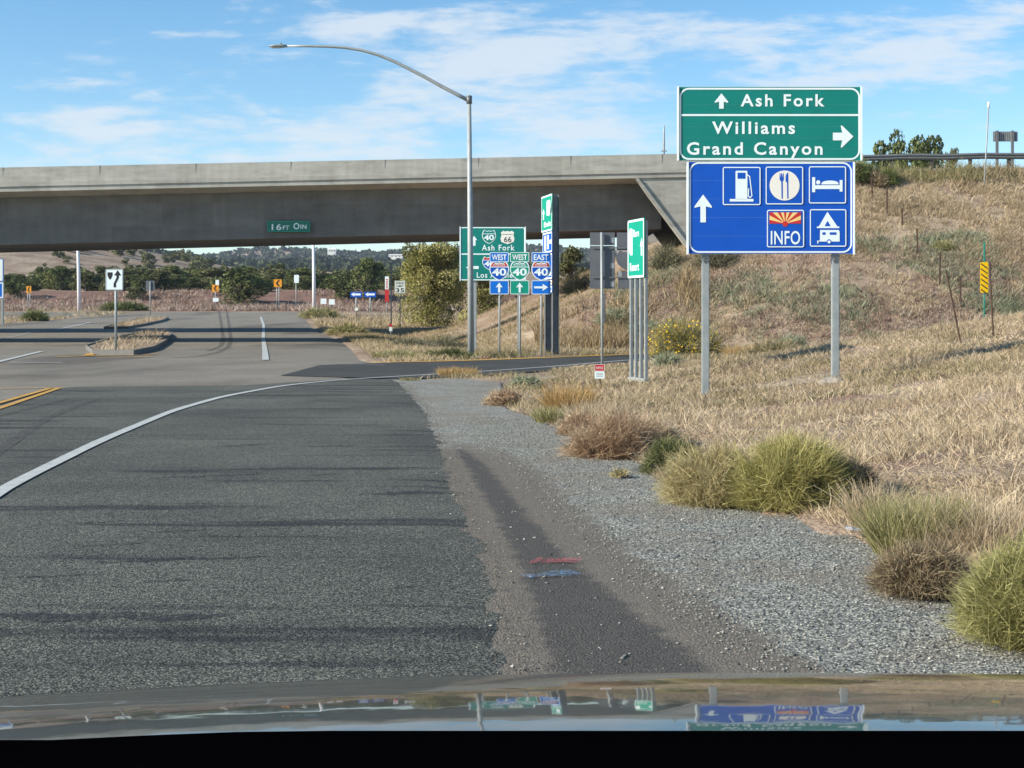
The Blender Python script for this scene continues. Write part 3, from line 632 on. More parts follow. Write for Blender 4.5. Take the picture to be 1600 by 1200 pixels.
def route_marker(px, word, main, top, arrow, label, band, y0=394):
    s = Sign('route_marker_sign', px, 47, label, group='route marker signs beside the ramp', z=0.0)
    p = s.panel((px-15,y0,px+15,y0+15.5), main, r=.04, bw=.018, name='direction_panel', inset=.004)
    s.text(word, (px-11.5,y0+3.5,px+11.5,y0+12.5), parent=p, bold=.02, spacing=1.0, y=-.019)
    cx, cz = 0, s.z(423.5); w, h = 31*s.k, 30*s.k
    bm = bmesh.new(); pts = shield_pts(cx,cz,w,h); f = [bm.verts.new((a,-.012,c)) for a,c in pts]; q = [bm.verts.new((a,0,c)) for a,c in pts]; n_ = len(f)
    bm.faces.new(f); bm.faces.new(q[::-1])
    for i in range(n_): bm.faces.new((f[i],q[i],q[(i+1)%n_],f[(i+1)%n_]))
    bmesh.ops.recalc_face_normals(bm, faces=bm.faces[:])
    shp = bm_obj('shield_plate', bm, M['steel'], s.root)
    sh = shield(shp, cx, cz, w, h, -.016, 'blue' if main != 'green2' else 'green2', top, '40', band)
    a = s.panel((px-15,438,px+15,460), {'blue2':'blue2','green2':'green2'}[main], r=.04, bw=.018, name='arrow_panel', inset=.004)
    if arrow == 'up': s.up(px, 441.5, 457, 5, 1.7, .5, parent=a, y=-.019)
    else: s.right(px-11, px+11, 449, 5, 1.6, .42, parent=a, y=-.019)
    s.post(px+.5, 395, r=.03, y=.003)
    return s
route_marker(780, 'WEST', 'blue2', 'red', 'up', 'blue WEST interstate 40 marker with up arrow, nearest the lamp post', 'INTERSTATE')
route_marker(812, 'WEST', 'green2', 'green2', 'up', 'green WEST business loop 40 marker with up arrow', 'BUSINESS')
route_marker(845.5, 'EAST', 'blue2', 'red', 'right', 'blue EAST interstate 40 marker with right-pointing arrow', 'INTERSTATE')

# large green sign behind
s = Sign('guide_sign', 770, 52, 'green Ash Fork and Los Angeles sign partly behind the lamp post', z=0)
p = s.panel((718.5,354.5,821,438.5), 'green', r=.10, bw=.035, name='panel', inset=.01)
for e in (719, 820.8): box_part('edge_strip', (s.x(e)-.018, s.x(e)+.018, -.03, .03, s.z(439), s.z(354)), M['white'], p)
poly_part('divider', [rect(*s.B(720,396,819,398))], -.017, M['white'], p)
s.up(741, 368.5, 384, 4.2, 2.0, .45, parent=p)
poly_part('arrow', [[(2*s.x(741)-a, c) for a, c in arrow_right(s.x(734), s.x(754), s.z(418), 5*s.k, 2.2*s.k, .45)]], -.017, M['white'], p)
shield(p, s.x(764), s.z(370), 22*s.k, 22*s.k, -.017, 'green', 'green', '40')
u = [(0,.98),(-.3,.86),(-.62,1),(-.95,.72),(-.82,.35),(-1,-.15),(-.88,-.66),(-.45,-.84),(0,-1)]; u = u+[(-a,c) for a,c in u[-2:0:-1]]
q = poly_part('route_shield', [[(s.x(793)+a*11*s.k, s.z(371)+c*10.5*s.k) for a,c in u]], -.017, M['cream'], p)
text_part('route_number', '66', s.x(787.5), s.z(378.5), s.x(799), s.z(370), -.020, M['black'], q, .01, 1.0)
poly_part('shield_line', [rect(*s.B(785,366,801,366.7))], -.020, M['black'], q)
s.text('Ash Fork', (753,382.5,804,391.5), parent=p, spacing=1.2, bold=.015)
s.text('Los Angeles', (745,425.5,806,434), parent=p, spacing=1.15, bold=.015)
shield(p, s.x(764.5), s.z(411), 22*s.k, 21*s.k, -.017, 'blue', 'red', '40')
for px in (742, 811): s.post(px, 356, r=.06, y=.031, square=True)

# ------------------------------------------------------------------ side-on signs
def oblique(name, xn, Yn, xf, Yf, label):
    a = Vector((PX(xf,Yf), Yf, 0)); c = Vector((PX(xn,Yn), Yn, 0)); d = c-a
    s = Sign(name, 800, 10, label, z=0); s.root.location = a; s.root.rotation_euler = (0,0,math.atan2(d.y,d.x)); s.w = d.length
    return s
s = oblique('guide_sign', 1008, 28, 982.5, 28.97, 'narrow green board seen almost edge-on atop a cluster of steel posts')
w = s.w; z0, z1 = EYE+.69, EYE+1.826
p = panel_part('panel', 0,z0,w,z1,.03, M['green2'], s.root, 0, .02); border_part('border', .005,z0+.005,w-.005,z1-.005,.05,.04,-.024,M['white'],p)
poly_part('route_symbol', [[(w*.06,z1-.25),(w*.16,z1-.16),(w*.30,z1-.18),(w*.30,z0+.45),(w*.16,z0+.45),(w*.06,z0+.6)]], -.024, M['white'], p)
text_part('legend', 'Barn', w*.36, z1-.34, w*.70, z1-.20, -.024, M['white'], p, .02); text_part('legend', 'Resort', w*.14, z0+.14, w*.70, z0+.30, -.024, M['white'], p, .02)
poly_part('arrow', [arrow_up(w*.86, z0+.42, z0+.76, w*.09, w*.04, .5)], -.024, M['white'], p)
for fx in (.06,.36,.66,.95):
    box_part('post', (w*fx-.03,w*fx+.03,.005,.065,-.3,z1-.05), M['steel'], s.root, .008)
box_part('footing', (w*.02,w+.02,-.03,.10,-.2,.16), M['steel'], s.root, .01)

s = oblique('guide_sign', 863.5, 49, 847, 50.6, 'tall stacked green, blue and brown boards seen nearly edge-on on dark posts')
w = s.w; zz = lambda py: PZ(py, 49)
def pn(name, xa, xb, ya, yb, mat):
    p = panel_part(name, xa*w,zz(yb),xb*w,zz(ya),.04,M[mat],s.root,0,.02); border_part('border', xa*w+.01,zz(yb)+.01,xb*w-.01,zz(ya)-.01,.05,.05,-.024,M['white'],p); return p
p = pn('green_panel',0,1,302,360,'green2')
poly_part('route_symbol', [rr(w*.5,zz(335),w*.85,zz(311),.08)], -.024, M['white'], p); text_part('legend','Exit',w*.25,zz(352),w*.9,zz(344),-.024,M['white'],p,.03)
poly_part('arrow', [arrow_up(w*.2, zz(340), zz(322), w*.1, w*.04)], -.024, M['white'], p)
p = pn('blue_panel',.12,1,361,394,'blue'); poly_part('service_symbol', [rect(w*.3,zz(390),w*.45,zz(366)), rect(w*.55,zz(388),w*.7,zz(366)), rect(w*.75,zz(380),w*.95,zz(374))], -.024, M['white'], p)
p = pn('blue_panel',.25,1,395,436,'blue'); poly_part('service_symbol', [rect(w*.5,zz(412),w*.7,zz(400)), rect(w*.6,zz(430),w*.9,zz(418))], -.024, M['white'], p)
pn('brown_panel',.25,1,437,445,'brown'); pn('blue_panel',.25,1,446,457,'blue2')
for fx in (.2,.9):
    bm = bmesh.new(); bx(bm, w*fx-.09,w*fx+.09,.022,.035,-.3,zz(303)); bx(bm, w*fx-.09,w*fx+.09,.225,.24,-.3,zz(303)); bx(bm, w*fx-.008,w*fx+.008,.0355,.2245,-.3,zz(303))
    bm_obj('post', bm, M['steel_dark'], s.root)

# sign backs
s = Sign('route_marker_sign', 941, 36, 'grey backs of route sign panels on one pole left of the edge-on green board', z=0)
box_part('direction_panel', (s.x(922),s.x(961),.06,.072,s.z(383),s.z(363)), M['sign_back'], s.root, .003)
box_part('route_panel', (s.x(922),s.x(961),.06,.072,s.z(451),s.z(384)), M['sign_back'], s.root, .003)
box_part('direction_panel', (s.x(964),s.x(1002),.06,.072,s.z(391),s.z(363)), M['sign_back'], s.root, .003)
pts = shield_pts(s.x(983), s.z(407), 40*s.k, 32*s.k); bm = bmesh.new(); f = [bm.verts.new((a,.06,c)) for a,c in pts]; q = [bm.verts.new((a,.072,c)) for a,c in pts]; n_ = len(f)
bm.faces.new(f); bm.faces.new(q[::-1])
for i in range(n_): bm.faces.new((f[i],q[i],q[(i+1)%n_],f[(i+1)%n_]))
bmesh.ops.recalc_face_normals(bm, faces=bm.faces[:]); bm_obj('shield_plate', bm, M['sign_back'], s.root)
box_part('arrow_panel', (s.x(966),s.x(1002),.06,.072,s.z(451),s.z(424)), M['sign_back'], s.root, .003)
for py in (386, 432): box_part('crossbar', (s.x(926),s.x(1000),.035,.058,s.z(py+2.5),s.z(py)), M['steel_dark'], s.root)
for a,c in ((957,375),(957,415),(957,444),(969,428)): poly_part('sticker', [rect(*s.B(a-3,c-4,a+3,c+4))], .0585, M['steel'], s.root)
tube_part('post', [(0,0,-.3),(-.015,0,s.z(363))], .032, M['steel'], s.root)
box_part('post_sleeve', (.0,.075,-.045,.045,s.z(505),s.z(458)), M['steel_dark'], s.root, .01)

# small standing signs
def small(name, px, base, Y, label, cat='road sign', group=None, yaw=0, z=None): return Sign(name, px, Y, label, cat, group, yaw, z)
s = Sign('keep_right_sign', 181, 52, 'white keep right sign on the nose of the traffic island', z=.13)
p = s.panel((165,420.5,192.5,453.5), 'white', border='black', r=.04, bw=.012, inset=.012)
poly_part('island_symbol', [[(s.x(a),s.z(c)) for a,c in ((168,425.5),(176,425.5),(176,430),(174,435),(172,437),(170,435),(168,430))]], -.017, M['black'], p)
sp = [(179.5,449),(179.5,443),(182,438),(184,434),(184,430)]
bm = bmesh.new()
for (a,c),(d,e) in zip(sp[:-1],sp[1:]): add_poly(bm, [(s.x(a-1.9),s.z(c)),(s.x(a+1.9),s.z(c)),(s.x(d+1.9),s.z(e)),(s.x(d-1.9),s.z(e))], -.017)
add_poly(bm, [(s.x(178.5),s.z(430.5)),(s.x(184),s.z(422)),(s.x(189.5),s.z(430.5))], -.0171)
bm_obj('arrow', bm, M['black'], p); s.post(180.5, 421, r=.045, y=.002, bot=-.1)

s = Sign('speed_limit_sign', 625, 83, 'white SPEED LIMIT 35 sign left of the large yellow-green tree')
p = s.panel((616.5,438.5,633.5,458.5), 'white', border='black', r=.04, bw=.012, inset=.015)
s.text('SPEED', (619,441,631,444), 'black', parent=p, bold=.01); s.text('LIMIT', (619.5,445.5,630.5,448.5), 'black', parent=p, bold=.01)
s.text('35', (618.5,450.3,631.5,456.6), 'black', parent=p, bold=.02); s.post(625, 440, r=.03, y=.002)

def chevron(px, Y, py0, py1, w, label, extra=None, posts=2):
    s = Sign('chevron_sign', px, Y, label, group='yellow chevron signs at the far bend')
    if extra: p = s.panel((px-w,py0,px+w,py1), 'orange', border=None, r=.02)
    else: p = s.panel((px-w,py0,px+w,py1), 'orange', border=None, r=.02)
    h = (py1-py0)/2; m_ = (py0+py1)/2
    poly_part('arrow', [[(s.x(px-w*.5),s.z(m_)),(s.x(px+w*.1),s.z(m_+h*.8)),(s.x(px+w*.6),s.z(m_+h*.8)),(s.x(px),s.z(m_)),(s.x(px+w*.6),s.z(m_-h*.8)),(s.x(px+w*.1),s.z(m_-h*.8))]], -.017, M['black'], p)
    for k in range(posts): s.post(px+(k-.5*(posts-1))*3.5, py0+1, r=.05, y=.002)
    return s
chevron(45, 176, 447, 458, 3.8, 'dull yellow chevron sign in front of dark trees on the far left')
s = chevron(336.5, 172, 445, 456, 5.2, 'yellow chevron sign with white plates above and below', posts=1)
s.panel((336.5,437.5,342,446), 'white', None, r=.02, name='upper_plate', y=.09); s.panel((332.5,465.5,341.5,471.5), 'white', None, r=.02, name='lower_plate')
chevron(434, 172, 436.5, 448.5, 6.2, 'bright yellow chevron sign beside the far white lamp pole')
s = Sign('small_white_sign', 463, 172, 'narrow white sign on a thin post by the far white lamp pole'); s.panel((459.5,429.5,467,442), 'white', None, r=.03); s.post(462.5, 431, r=.05, y=.002)
s = Sign('square_sign', 234.5, 150, 'grey-backed square sign on a post beyond the traffic island'); s.panel((227.5,438.5,241,454.5), 'sign_back', None, r=.04, y=.12); s.panel((228.5,439.5,240,454), 'white', None, r=.04, name='face', y=.14); s.post(234.5, 440, r=.055, y=0)
for px, py, a, lab in ((505.5,470.5,0,'small square white board low in roadside weeds'),(518.5,471.5,-.2,'tilted white board low in roadside weeds')):
    s = Sign('small_white_sign', px, 150, lab); p = s.panel((px-4.5,py-4,px+4.5,py+4.5), 'white', None, r=.02); p.rotation_euler = (0, -a, 0) if False else (0,0,0)
    s.post(px, py-3, r=.03, y=.002, mat='post_brown')
s = Sign('small_marker', 557, 118, 'tiny round white marker standing in far grass'); poly_part('disc', [circle(0, s.z(483), 2.8*s.k, 16)], 0, M['white'], s.root); s.post(557, 482, r=.02, y=.004, mat='post_brown')
for px, lab in ((556.5,'left of two blue arrow boards before the dark juniper'),(578.5,'right of two blue arrow boards before the dark juniper')):
    s = Sign('arrow_sign', px, 165, lab, group='blue arrow boards by the far road'); p = s.panel((px-9,456,px+9,464.5), 'blue', border=None, r=.03)
    poly_part('arrow', [[(2*s.x(px)-a,c) for a,c in arrow_right(s.x(px-7), s.x(px+8), s.z(460), 3*s.k, 1.6*s.k, .35)]], -.017, M['white'], p); s.post(px, 457, r=.08, y=.002)
s = Sign('banner_sign', 604.5, 160, 'tall narrow red and white vertical banner before dark juniper')
p = s.panel((601.5,432,607.5,452), 'white', None, r=.02, name='white_panel'); s.panel((601.5,452.3,607.5,471.5), 'red', None, r=.02, name='red_panel')
poly_part('lettering', [rect(*s.B(603,436+i*2.6,606,437.6+i*2.6)) for i in range(6)], -.017, M['red'], p)
s.post(604.5, 433, r=.06, y=.002)
s = Sign('thin_pole', 611.5, 100, 'plain grey thin pole standing beside the red banner', cat='pole'); tube_part('pole', [(0,0,-.3),(-.02,0,s.z(425))], .045, M['steel'], s.root)
box_part('crossarm', (s.x(606),s.x(620),-.03,.03,s.z(424.5),s.z(422.5)), M['steel'], s.root)
s = Sign('small_marker', 610.5, 84, 'small red and white marker near the speed limit sign'); s.panel((608,506.5,613,510.5), 'red', None, r=.01, name='red_band'); s.panel((608,511,613,517.5), 'white', None, r=.01, name='white_band'); s.post(610.5, 508, r=.02, y=.002)
s = Sign('utility_marker', 937, 27.2, 'little red and white utility sign leaning on a bent stake', z=.02)
p = s.panel((929,569,944.5,580), 'red', 'white', r=.02, bw=.006, inset=.002, name='red_panel'); s.text('NOTICE', (931.5,573,942,576.5), parent=p, bold=.01)
q = s.panel((929,580.3,944.5,591.5), 'white', None, r=.02, name='white_panel'); poly_part('lettering', [rect(*s.B(931.5,583+i*2.2,942,583.8+i*2.2)) for i in range(3)], -.014, M['steel'], q)
tube_part('stake', [(s.x(941),.01,-.1),(s.x(939),.01,s.z(600)),(s.x(937),.01,s.z(590)),(s.x(937),.01,s.z(570))], .012, M['post_brown'], s.root, 8)

# left edge board
s = Sign('service_sign', -6, 118, 'blue service board with white edge at the far left edge', z=float(zr(118)))
p = s.panel((-50,404,5.5,440), 'white', 'blue', r=.05, bw=.05, name='white_panel'); s.panel((-50,441,5.5,466), 'blue2', 'white', r=.05, bw=.1, name='blue_panel'); s.post(-40,405,r=.1,y=.005,square=True); s.post(3,405,r=.1,y=.005,square=True)

# object marker with yellow stripes
s = Sign('object_marker', 1538, 40, 'yellow marker with black diagonal stripes between fence posts'); s.post(1538.5, 378, r=.022, y=.002, mat='green_dark')
p = s.panel((1531.5,409.5,1544,457.5), 'yellow', None, r=.04)
bm = bmesh.new()
for k in range(6):
    za = s.z(411+k*8); add_poly(bm, [(s.x(1532.5),za),(s.x(1532.5),za-2.2*s.k),(s.x(1543),za-9.7*s.k),(s.x(1543),za-7.5*s.k)], -.014)
bm_obj('stripes', bm, M['black'], p)

# far sign on highway, seen from behind
s = Sign('highway_sign_back', 1571, 98, 'grey back of a two-post highway sign above the guardrail', z=8.6)
p = box_part('panel', (s.x(1552),s.x(1590),.0,.06,s.z(221),s.z(205.5)), M['sign_back'], s.root)
for k in range(12): box_part('rib', (s.x(1553+k*3.1),s.x(1553.9+k*3.1),-.03,-.002,s.z(220.5),s.z(206)), M['steel'], p)
for px in (1557, 1581): box_part('post', (s.x(px)-.08,s.x(px)+.08,-.19,-.032,-1,s.z(204.5)), M['steel_dark'], s.root)
s = Sign('delineator_pole', 1537, 70, 'tall thin pole with white tip crossing the guardrail skyline', cat='pole')
tube_part('pole', [(0,0,-.5),(s.x(1545),0,s.z(160))], .035, M['steel'], s.root); tube_part('white_tip', [(s.x(1544.6)+0,0,s.z(168.5)),(s.x(1545),0,s.z(159.5))], .06, M['white'], s.root)
s = Sign('mast_pole', 1037.5, 84, 'thin mast rising over the bridge parapet near the big sign', cat='pole', z=8.2)
tube_part('mast', [(0,0,-.2),(0,0,s.z(206)),(.02,0,s.z(196))], [.07,.05,.03], M['steel'], s.root); box_part('bracket', (-.16,.16,-.05,.05,s.z(237),s.z(235)), M['steel'], s.root)

# ------------------------------------------------------------------ lamps
def lamp_main():
    Y = 46; x = PX(736, Y); r = empty('street_lamp', (x, Y, 0), 0, 'tall grey curved-arm street lamp before the bridge', 'street lamp')
    lx = lambda px: PX(px,Y)-x
    bm = bmesh.new(); n_ = 12
    tube(bm, [(0,0,-.3),(lx(735),0,PZ(400,Y)),(lx(733),0,PZ(149,Y))], [.105,.088,.062], 16)
    bm_obj('pole', bm, M['steel'], r, True)
    box_part('base_plate', (-.2,.2,-.2,.2,-.05,.05), M['steel'], r, .01)
    tube_part('clamp', [(lx(733.2),0,PZ(162,Y)),(lx(733),0,PZ(150,Y))], .09, M['steel_dark'], r)
    pts = [(732,157),(715,148),(690,135),(665,121),(640,108),(615,95.5),(590,85.5),(565,78.5),(540,74.5),(515,72.8),(480,72),(446,72)]
    tube_part('arm', [(lx(a),0,PZ(c,Y)) for a,c in pts], list(np.linspace(.062,.036,len(pts))), M['steel'], r)
    bm = bmesh.new(); x0, x1 = lx(420), lx(448); zc = PZ(72.5,Y)
    pr = [(x1,.05,.05),(x1-.12,.09,.07),(x1-.3,.16,.06),(x0+.12,.15,.045),(x0,.06,.02)]
    rings = []
    for xx, hw, hh in pr: rings.append([bm.verts.new((xx, hw*math.cos(t), zc+hh*math.sin(t)*(1 if math.sin(t)>0 else .6))) for t in np.linspace(0,6.283,13)[:-1]])
    for a, c in zip(rings[:-1], rings[1:]):
        for k in range(12): bm.faces.new((a[k],c[k],c[(k+1)%12],a[(k+1)%12]))
    bm.faces.new(rings[0][::-1]); bm.faces.new(rings[-1]); bmesh.ops.recalc_face_normals(bm, faces=bm.faces[:])
    h = bm_obj('lamp_head', bm, M['steel'], r, True)
    tube_part('photocell', [(x0+.38,0,zc+.04),(x0+.38,0,zc+.10)], .03, M['steel_dark'], h); box_part('lens', (x0+.08,x0+.38,-.1,.1,zc-.045,zc-.03), M['lens'], h)
lamp_main()
def lamp_far(px, lean, label):
    Y = 168; x = PX(px,Y); r = empty('street_lamp', (x,Y,zt1(x,Y)), 0, label, 'street lamp', 'white lamp poles beyond the bridge')
    tube_part('pole', [(0,0,-.3),(lean*.3,0,4),(lean,0,10.4)], [.22,.19,.11], M['white_pole'], r, 14)
    tube_part('arm', [(lean,0,10.3),(lean-.8,0,10.9),(lean-2.4,0,11.1)], .06, M['white_pole'], r); box_part('lamp_head', (lean-3.0,lean-2.35,-.14,.14,11.03,11.16), M['steel'], r, .02)
lamp_far(124, -.25, 'white lamp pole beyond the bridge behind the keep right sign')
lamp_far(491, -.15, 'white lamp pole under the bridge between chevron and junipers')

# ------------------------------------------------------------------ bridge
def bridge(Y0, dz, skew, xl, xr, label):
    """profile extruded along X with the deck's gentle grade"""
    root = empty('highway_bridge', (0,Y0,0), 0, label, 'bridge', 'parallel concrete highway bridges')
    zt_ = lambda x: (8.84+.0283*x if x < 8 else 9.066+.0125*(x-8))+dz
    xs = list(np.linspace(xl, xr, 60))
    def ext(name, prof, mat, xs_=xs, cap=None):
        bm = bmesh.new(); rings = []
        for x in xs_: rings.append([bm.verts.new((x, skew*x+y, zt_(x)+z)) for y, z in prof])
        for a, c in zip(rings[:-1], rings[1:]):
            for k in range(len(prof)): bm.faces.new((a[k],c[k],c[(k+1)%len(prof)],a[(k+1)%len(prof)]))
        bm.faces.new(rings[0][::-1]); bm.faces.new(rings[-1]); bmesh.ops.recalc_face_normals(bm, faces=bm.faces[:])
        return bm_obj(name, bm, M[mat], root)
    par = ext('parapet', [(0,0),(.22,0),(.36,-.70),(-.02,-.70)], 'concrete')
    bm = bmesh.new()
    for k, x in enumerate(np.arange(xl+2, xr-1, 4.4)):
        if k % 1 == 0: bx(bm, x-.012, x+.012, skew*x-.012, skew*x+.02, zt_(x)-.68, zt_(x)+.003)
    bm_obj('expansion_joint', bm, M['girder'], par)
    ext('deck', [(-.10,-.70),(10.6,-.70),(10.6,-1.13),(9.1,-1.30),(1.4,-1.30),(-.05,-1.13),(-.05,-.93),(-.10,-.90)], 'concrete')
    ext('far_parapet', [(10.2,0),(10.42,0),(10.5,-.698),(10.1,-.698)], 'concrete')
    xg = [x for x in xs if x < 7.3]+[7.3]
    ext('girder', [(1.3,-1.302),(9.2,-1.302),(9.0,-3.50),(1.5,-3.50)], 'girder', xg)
    # abutment and wing wall
    def pl(name, pts, y0, y1, mat):
        bm = bmesh.new(); a = [bm.verts.new((x, skew*x+y0, z)) for x,z in pts]; c = [bm.verts.new((x, skew*x+y1, z)) for x,z in pts]; n_ = len(a)
        bm.faces.new(a); bm.faces.new(c[::-1])
        for i in range(n_): bm.faces.new((a[i],c[i],c[(i+1)%n_],a[(i+1)%n_]))
        bmesh.ops.recalc_face_normals(bm, faces=bm.faces[:]); return bm_obj(name, bm, M[mat], root)
    wx = [(6.05,zt_(6)-1.14),(16.8,zt_(16.8)-1.14),(16.8,zt_(16)-3.2),(10.5,3.9+dz),(9.1,3.9+dz)]
    pl('wing_wall', wx, .02, .38, 'concrete'); 
    ed = [(6.05,zt_(6)-1.145),(9.1,3.9+dz),(8.9,3.85+dz),(5.9,zt_(6)-1.16)]
    pl('wall_edge', ed, -.10, .37, 'concrete'); pl('far_wing_wall', wx, 9.3, 9.6, 'concrete')
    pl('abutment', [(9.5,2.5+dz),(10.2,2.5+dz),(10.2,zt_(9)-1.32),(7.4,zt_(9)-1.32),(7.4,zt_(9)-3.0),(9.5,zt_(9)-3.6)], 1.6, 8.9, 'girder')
    for k in range(2):
        bm = bmesh.new(); xp = -30.5 if dz < .5 else -41; yp = 3.2+k*4.2+skew*xp; tube(bm, [(xp,yp,-1),(xp,yp,zt_(xp)-3.49)], .55, 20); bm_obj('pier_column', bm, M['concrete'], root, True)
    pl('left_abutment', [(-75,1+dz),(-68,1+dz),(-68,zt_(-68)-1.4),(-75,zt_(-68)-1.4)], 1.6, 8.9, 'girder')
    return zt_
zt_b = bridge(70, 0, .075, -74, 17, 'near concrete highway bridge crossing the road with clearance sign')
bridge(95, 1.25, .075, -74, 17, 'second concrete bridge half hidden behind the nearer one')
# clearance sign
xx = PX(451, 71.4-1.5); s = Sign('clearance_sign', 451, 70.9-1.85, 'green 16 FT 0 IN clearance sign mounted on the bridge girder', z=0)
s.root.location.y = 70+1.3+.075*xx-.06; s.k = (s.root.location.y)/F; s.root.location.x = PX(451, s.root.location.y)
p = s.panel((417.5,345.5,484.5,362.5), 'green_dark', 'green2', r=.03, bw=.03, inset=.005); p.rotation_euler = (0,-.0283,0); p.location.z = 0
s.text('16', (424.5,350,440,359.5), parent=s.root, bold=.02); s.text('FT', (442,352.5,452,359), bold=.02); s.text('O', (458.5,348.5,468,358.3), bold=.02); s.text('IN', (469.5,351,479,357.6), bold=.02)
p.rotation_euler = (0,0,0)
s.root.rotation_euler = (0,-.0,0)
for ch in s.root.children:
    pass

# ------------------------------------------------------------------ guardrails
def guardrail(Y0, x0, x1, label, zoff):
    root = empty('guardrail', (x0, Y0, 0), 0, label, 'guardrail', 'guardrails along the highway')
    prof = [(0,.0),(-.05,-.04),(-.08,-.09),(-.03,-.14),(-.03,-.17),(-.08,-.22),(-.05,-.28),(0,-.31),(.01,-.31),(.01,0)]
    bm = bmesh.new(); rings = []
    zf = lambda x: (9.066+.0125*(x-8) if x > 8 else 8.84+.0283*x)+zoff
    for x in np.arange(x0, x1, 1.0): rings.append([bm.verts.new((x-x0, y, zf(x)+z+.02*math.sin(x*1.7))) for y,z in prof])
    for a, c in zip(rings[:-1], rings[1:]):
        for k in range(len(prof)): bm.faces.new((a[k],c[k],c[(k+1)%len(prof)],a[(k+1)%len(prof)]))
    bm_obj('rail', bm, M['steel_dark'], root)
    for x in np.arange(x0+.6, min(x1, x0+30), 1.9): box_part('post', (x-x0-.075,x-x0+.075,.012,.17,zf(x)-1.1,zf(x)-.02), M['wood_dark'], root)
guardrail(72.2, 16.2, 46, 'grey steel guardrail along the near edge of the highway', .02)
guardrail(80.0, 14, 50, 'farther guardrail line behind the near one', .03)

# ------------------------------------------------------------------ traffic islands
def island(L, Rr, label):
    root = empty('traffic_island', (L[0][0], L[0][1], 0), 0, label, 'traffic island', 'kerbed islands in the road')
    o = Vector(root.location); loop = [Vector((x,y,0)) for x,y in L]+[Vector((x,y,0)) for x,y in reversed(Rr)]
    c = sum(loop, Vector())/len(loop)
    inn = [p+(c-p).normalized()*.22 for p in loop]
    bm = bmesh.new(); n_ = len(loop)
    A = [bm.verts.new(Vector((p.x,p.y,float(zr(p.y))-.02))-o) for p in loop]; Bv = [bm.verts.new(Vector((p.x,p.y,float(zr(p.y))+.17))-o) for p in loop]; Cv = [bm.verts.new(Vector((p.x,p.y,float(zr(p.y))+.17))-o) for p in inn]; D = [bm.verts.new(Vector((p.x,p.y,float(zr(p.y))+.1))-o) for p in inn]
    for i in range(n_):
        j = (i+1)%n_
        bm.faces.new((A[i],A[j],Bv[j],Bv[i])); bm.faces.new((Bv[i],Bv[j],Cv[j],Cv[i])); bm.faces.new((Cv[i],Cv[j],D[j],D[i]))
    bmesh.ops.recalc_face_normals(bm, faces=bm.faces[:]); bm_obj('kerb', bm, M['girder'], root)
    bm = bmesh.new(); bm.faces.new([bm.verts.new(Vector((p.x,p.y,float(zr(p.y))+.12))-o) for p in inn]); bm_obj('soil_infill', bm, M['ground'], root)
    return root
islA_L = [(-14.3,50.2),(-16.8,58),(-19.3,69),(-22.4,86),(-23.2,93)]; islA_R = [(-12.75,49.6),(-13.6,56),(-16.0,68),(-19.9,86),(-22.0,94)]
island(islA_L, islA_R, 'nearer weedy kerbed island holding the keep right sign')
islB_L = [(-29.4,106),(-31.0,115),(-32.6,126),(-34.0,136)]; islB_R = [(-27.9,107),(-28.6,115),(-29.9,126),(-31.7,136)]
island(islB_L, islB_R, 'farther weedy kerbed island beyond the bridge shadow')
for pts in ([(-13.9,48.2),(-14.3,49.8),(-14.7,52)], [(-14.6,47.2),(-13.6,48.9),(-12.6,49.2),(-12.2,50.6)]):
    line_strip('kerb_paint', pts, .35, M['yellow_line'], .02, wob=.06)
line_strip('kerb_paint', [(-13.0,46.2),(-11.6,47.4)], .3, M['yellow_line'], .02, wob=.06)

# ------------------------------------------------------------------ vegetation builders
def ribbons(P0, D, Ln, W, bend, tint, segs=2, side=None):
    """N curved ribbons -> V, F, tint.  P0,D (N,3); bend (N,3) displacement at tip"""
    n_ = len(P0); D = D/np.linalg.norm(D, axis=1)[:,None]
    rnd = RNG.normal(size=(n_,3)); sv = np.cross(D, rnd); sv /= np.maximum(1e-6, np.linalg.norm(sv, axis=1))[:,None]
    V = []
    for k in range(segs+1):
        t = k/segs; c = P0+D*(Ln*t)[:,None]+bend*(t*t)
        w = (W*(1-.8*t))[:,None]*.5
        V += [c-sv*w, c+sv*w]
    V = np.stack(V, 1).reshape(-1,3); m_ = 2*(segs+1)
    base = (np.arange(n_)*m_)[:,None]
    Fs = np.concatenate([np.stack([base[:,0]+2*k, base[:,0]+2*k+1, base[:,0]+2*k+3, base[:,0]+2*k+2], 1) for k in range(segs)])
    return V, Fs, np.repeat(np.clip(tint,0,1), m_)
def unit(n_, up=None):
    v = RNG.normal(size=(n_,3)); 
    if up is not None: v[:,2] = np.abs(v[:,2])*up
    return v/np.linalg.norm(v, axis=1)[:,None]
def grass_patch(name, X, Y, h, w, mat, label=None, lean=.35, tint=None, sink=.02, kind='stuff', cat='grass', zf=None):
    n_ = len(X); Z = zt(X, Y, False) if zf is None else zf(X,Y)
    P0 = np.stack([X,Y,Z-sink],1); D = np.stack([RNG.normal(0,lean,n_),RNG.normal(0,lean,n_),np.ones(n_)],1)
    Ln = h*RNG.uniform(.4,1.25,n_); bend = RNG.normal(0,.35,(n_,3))*Ln[:,None]; bend[:,2] = -np.abs(bend[:,2])*.6
    ti = RNG.uniform(0,1,n_) if tint is None else tint
    V, Fs, T = ribbons(P0, D, Ln, w*RNG.uniform(.6,1.4,n_), bend, ti)
    me = build_mesh(name, V, Fs, T); o = link(name, me, M[mat]); return tag(o, label, cat, kind=kind)
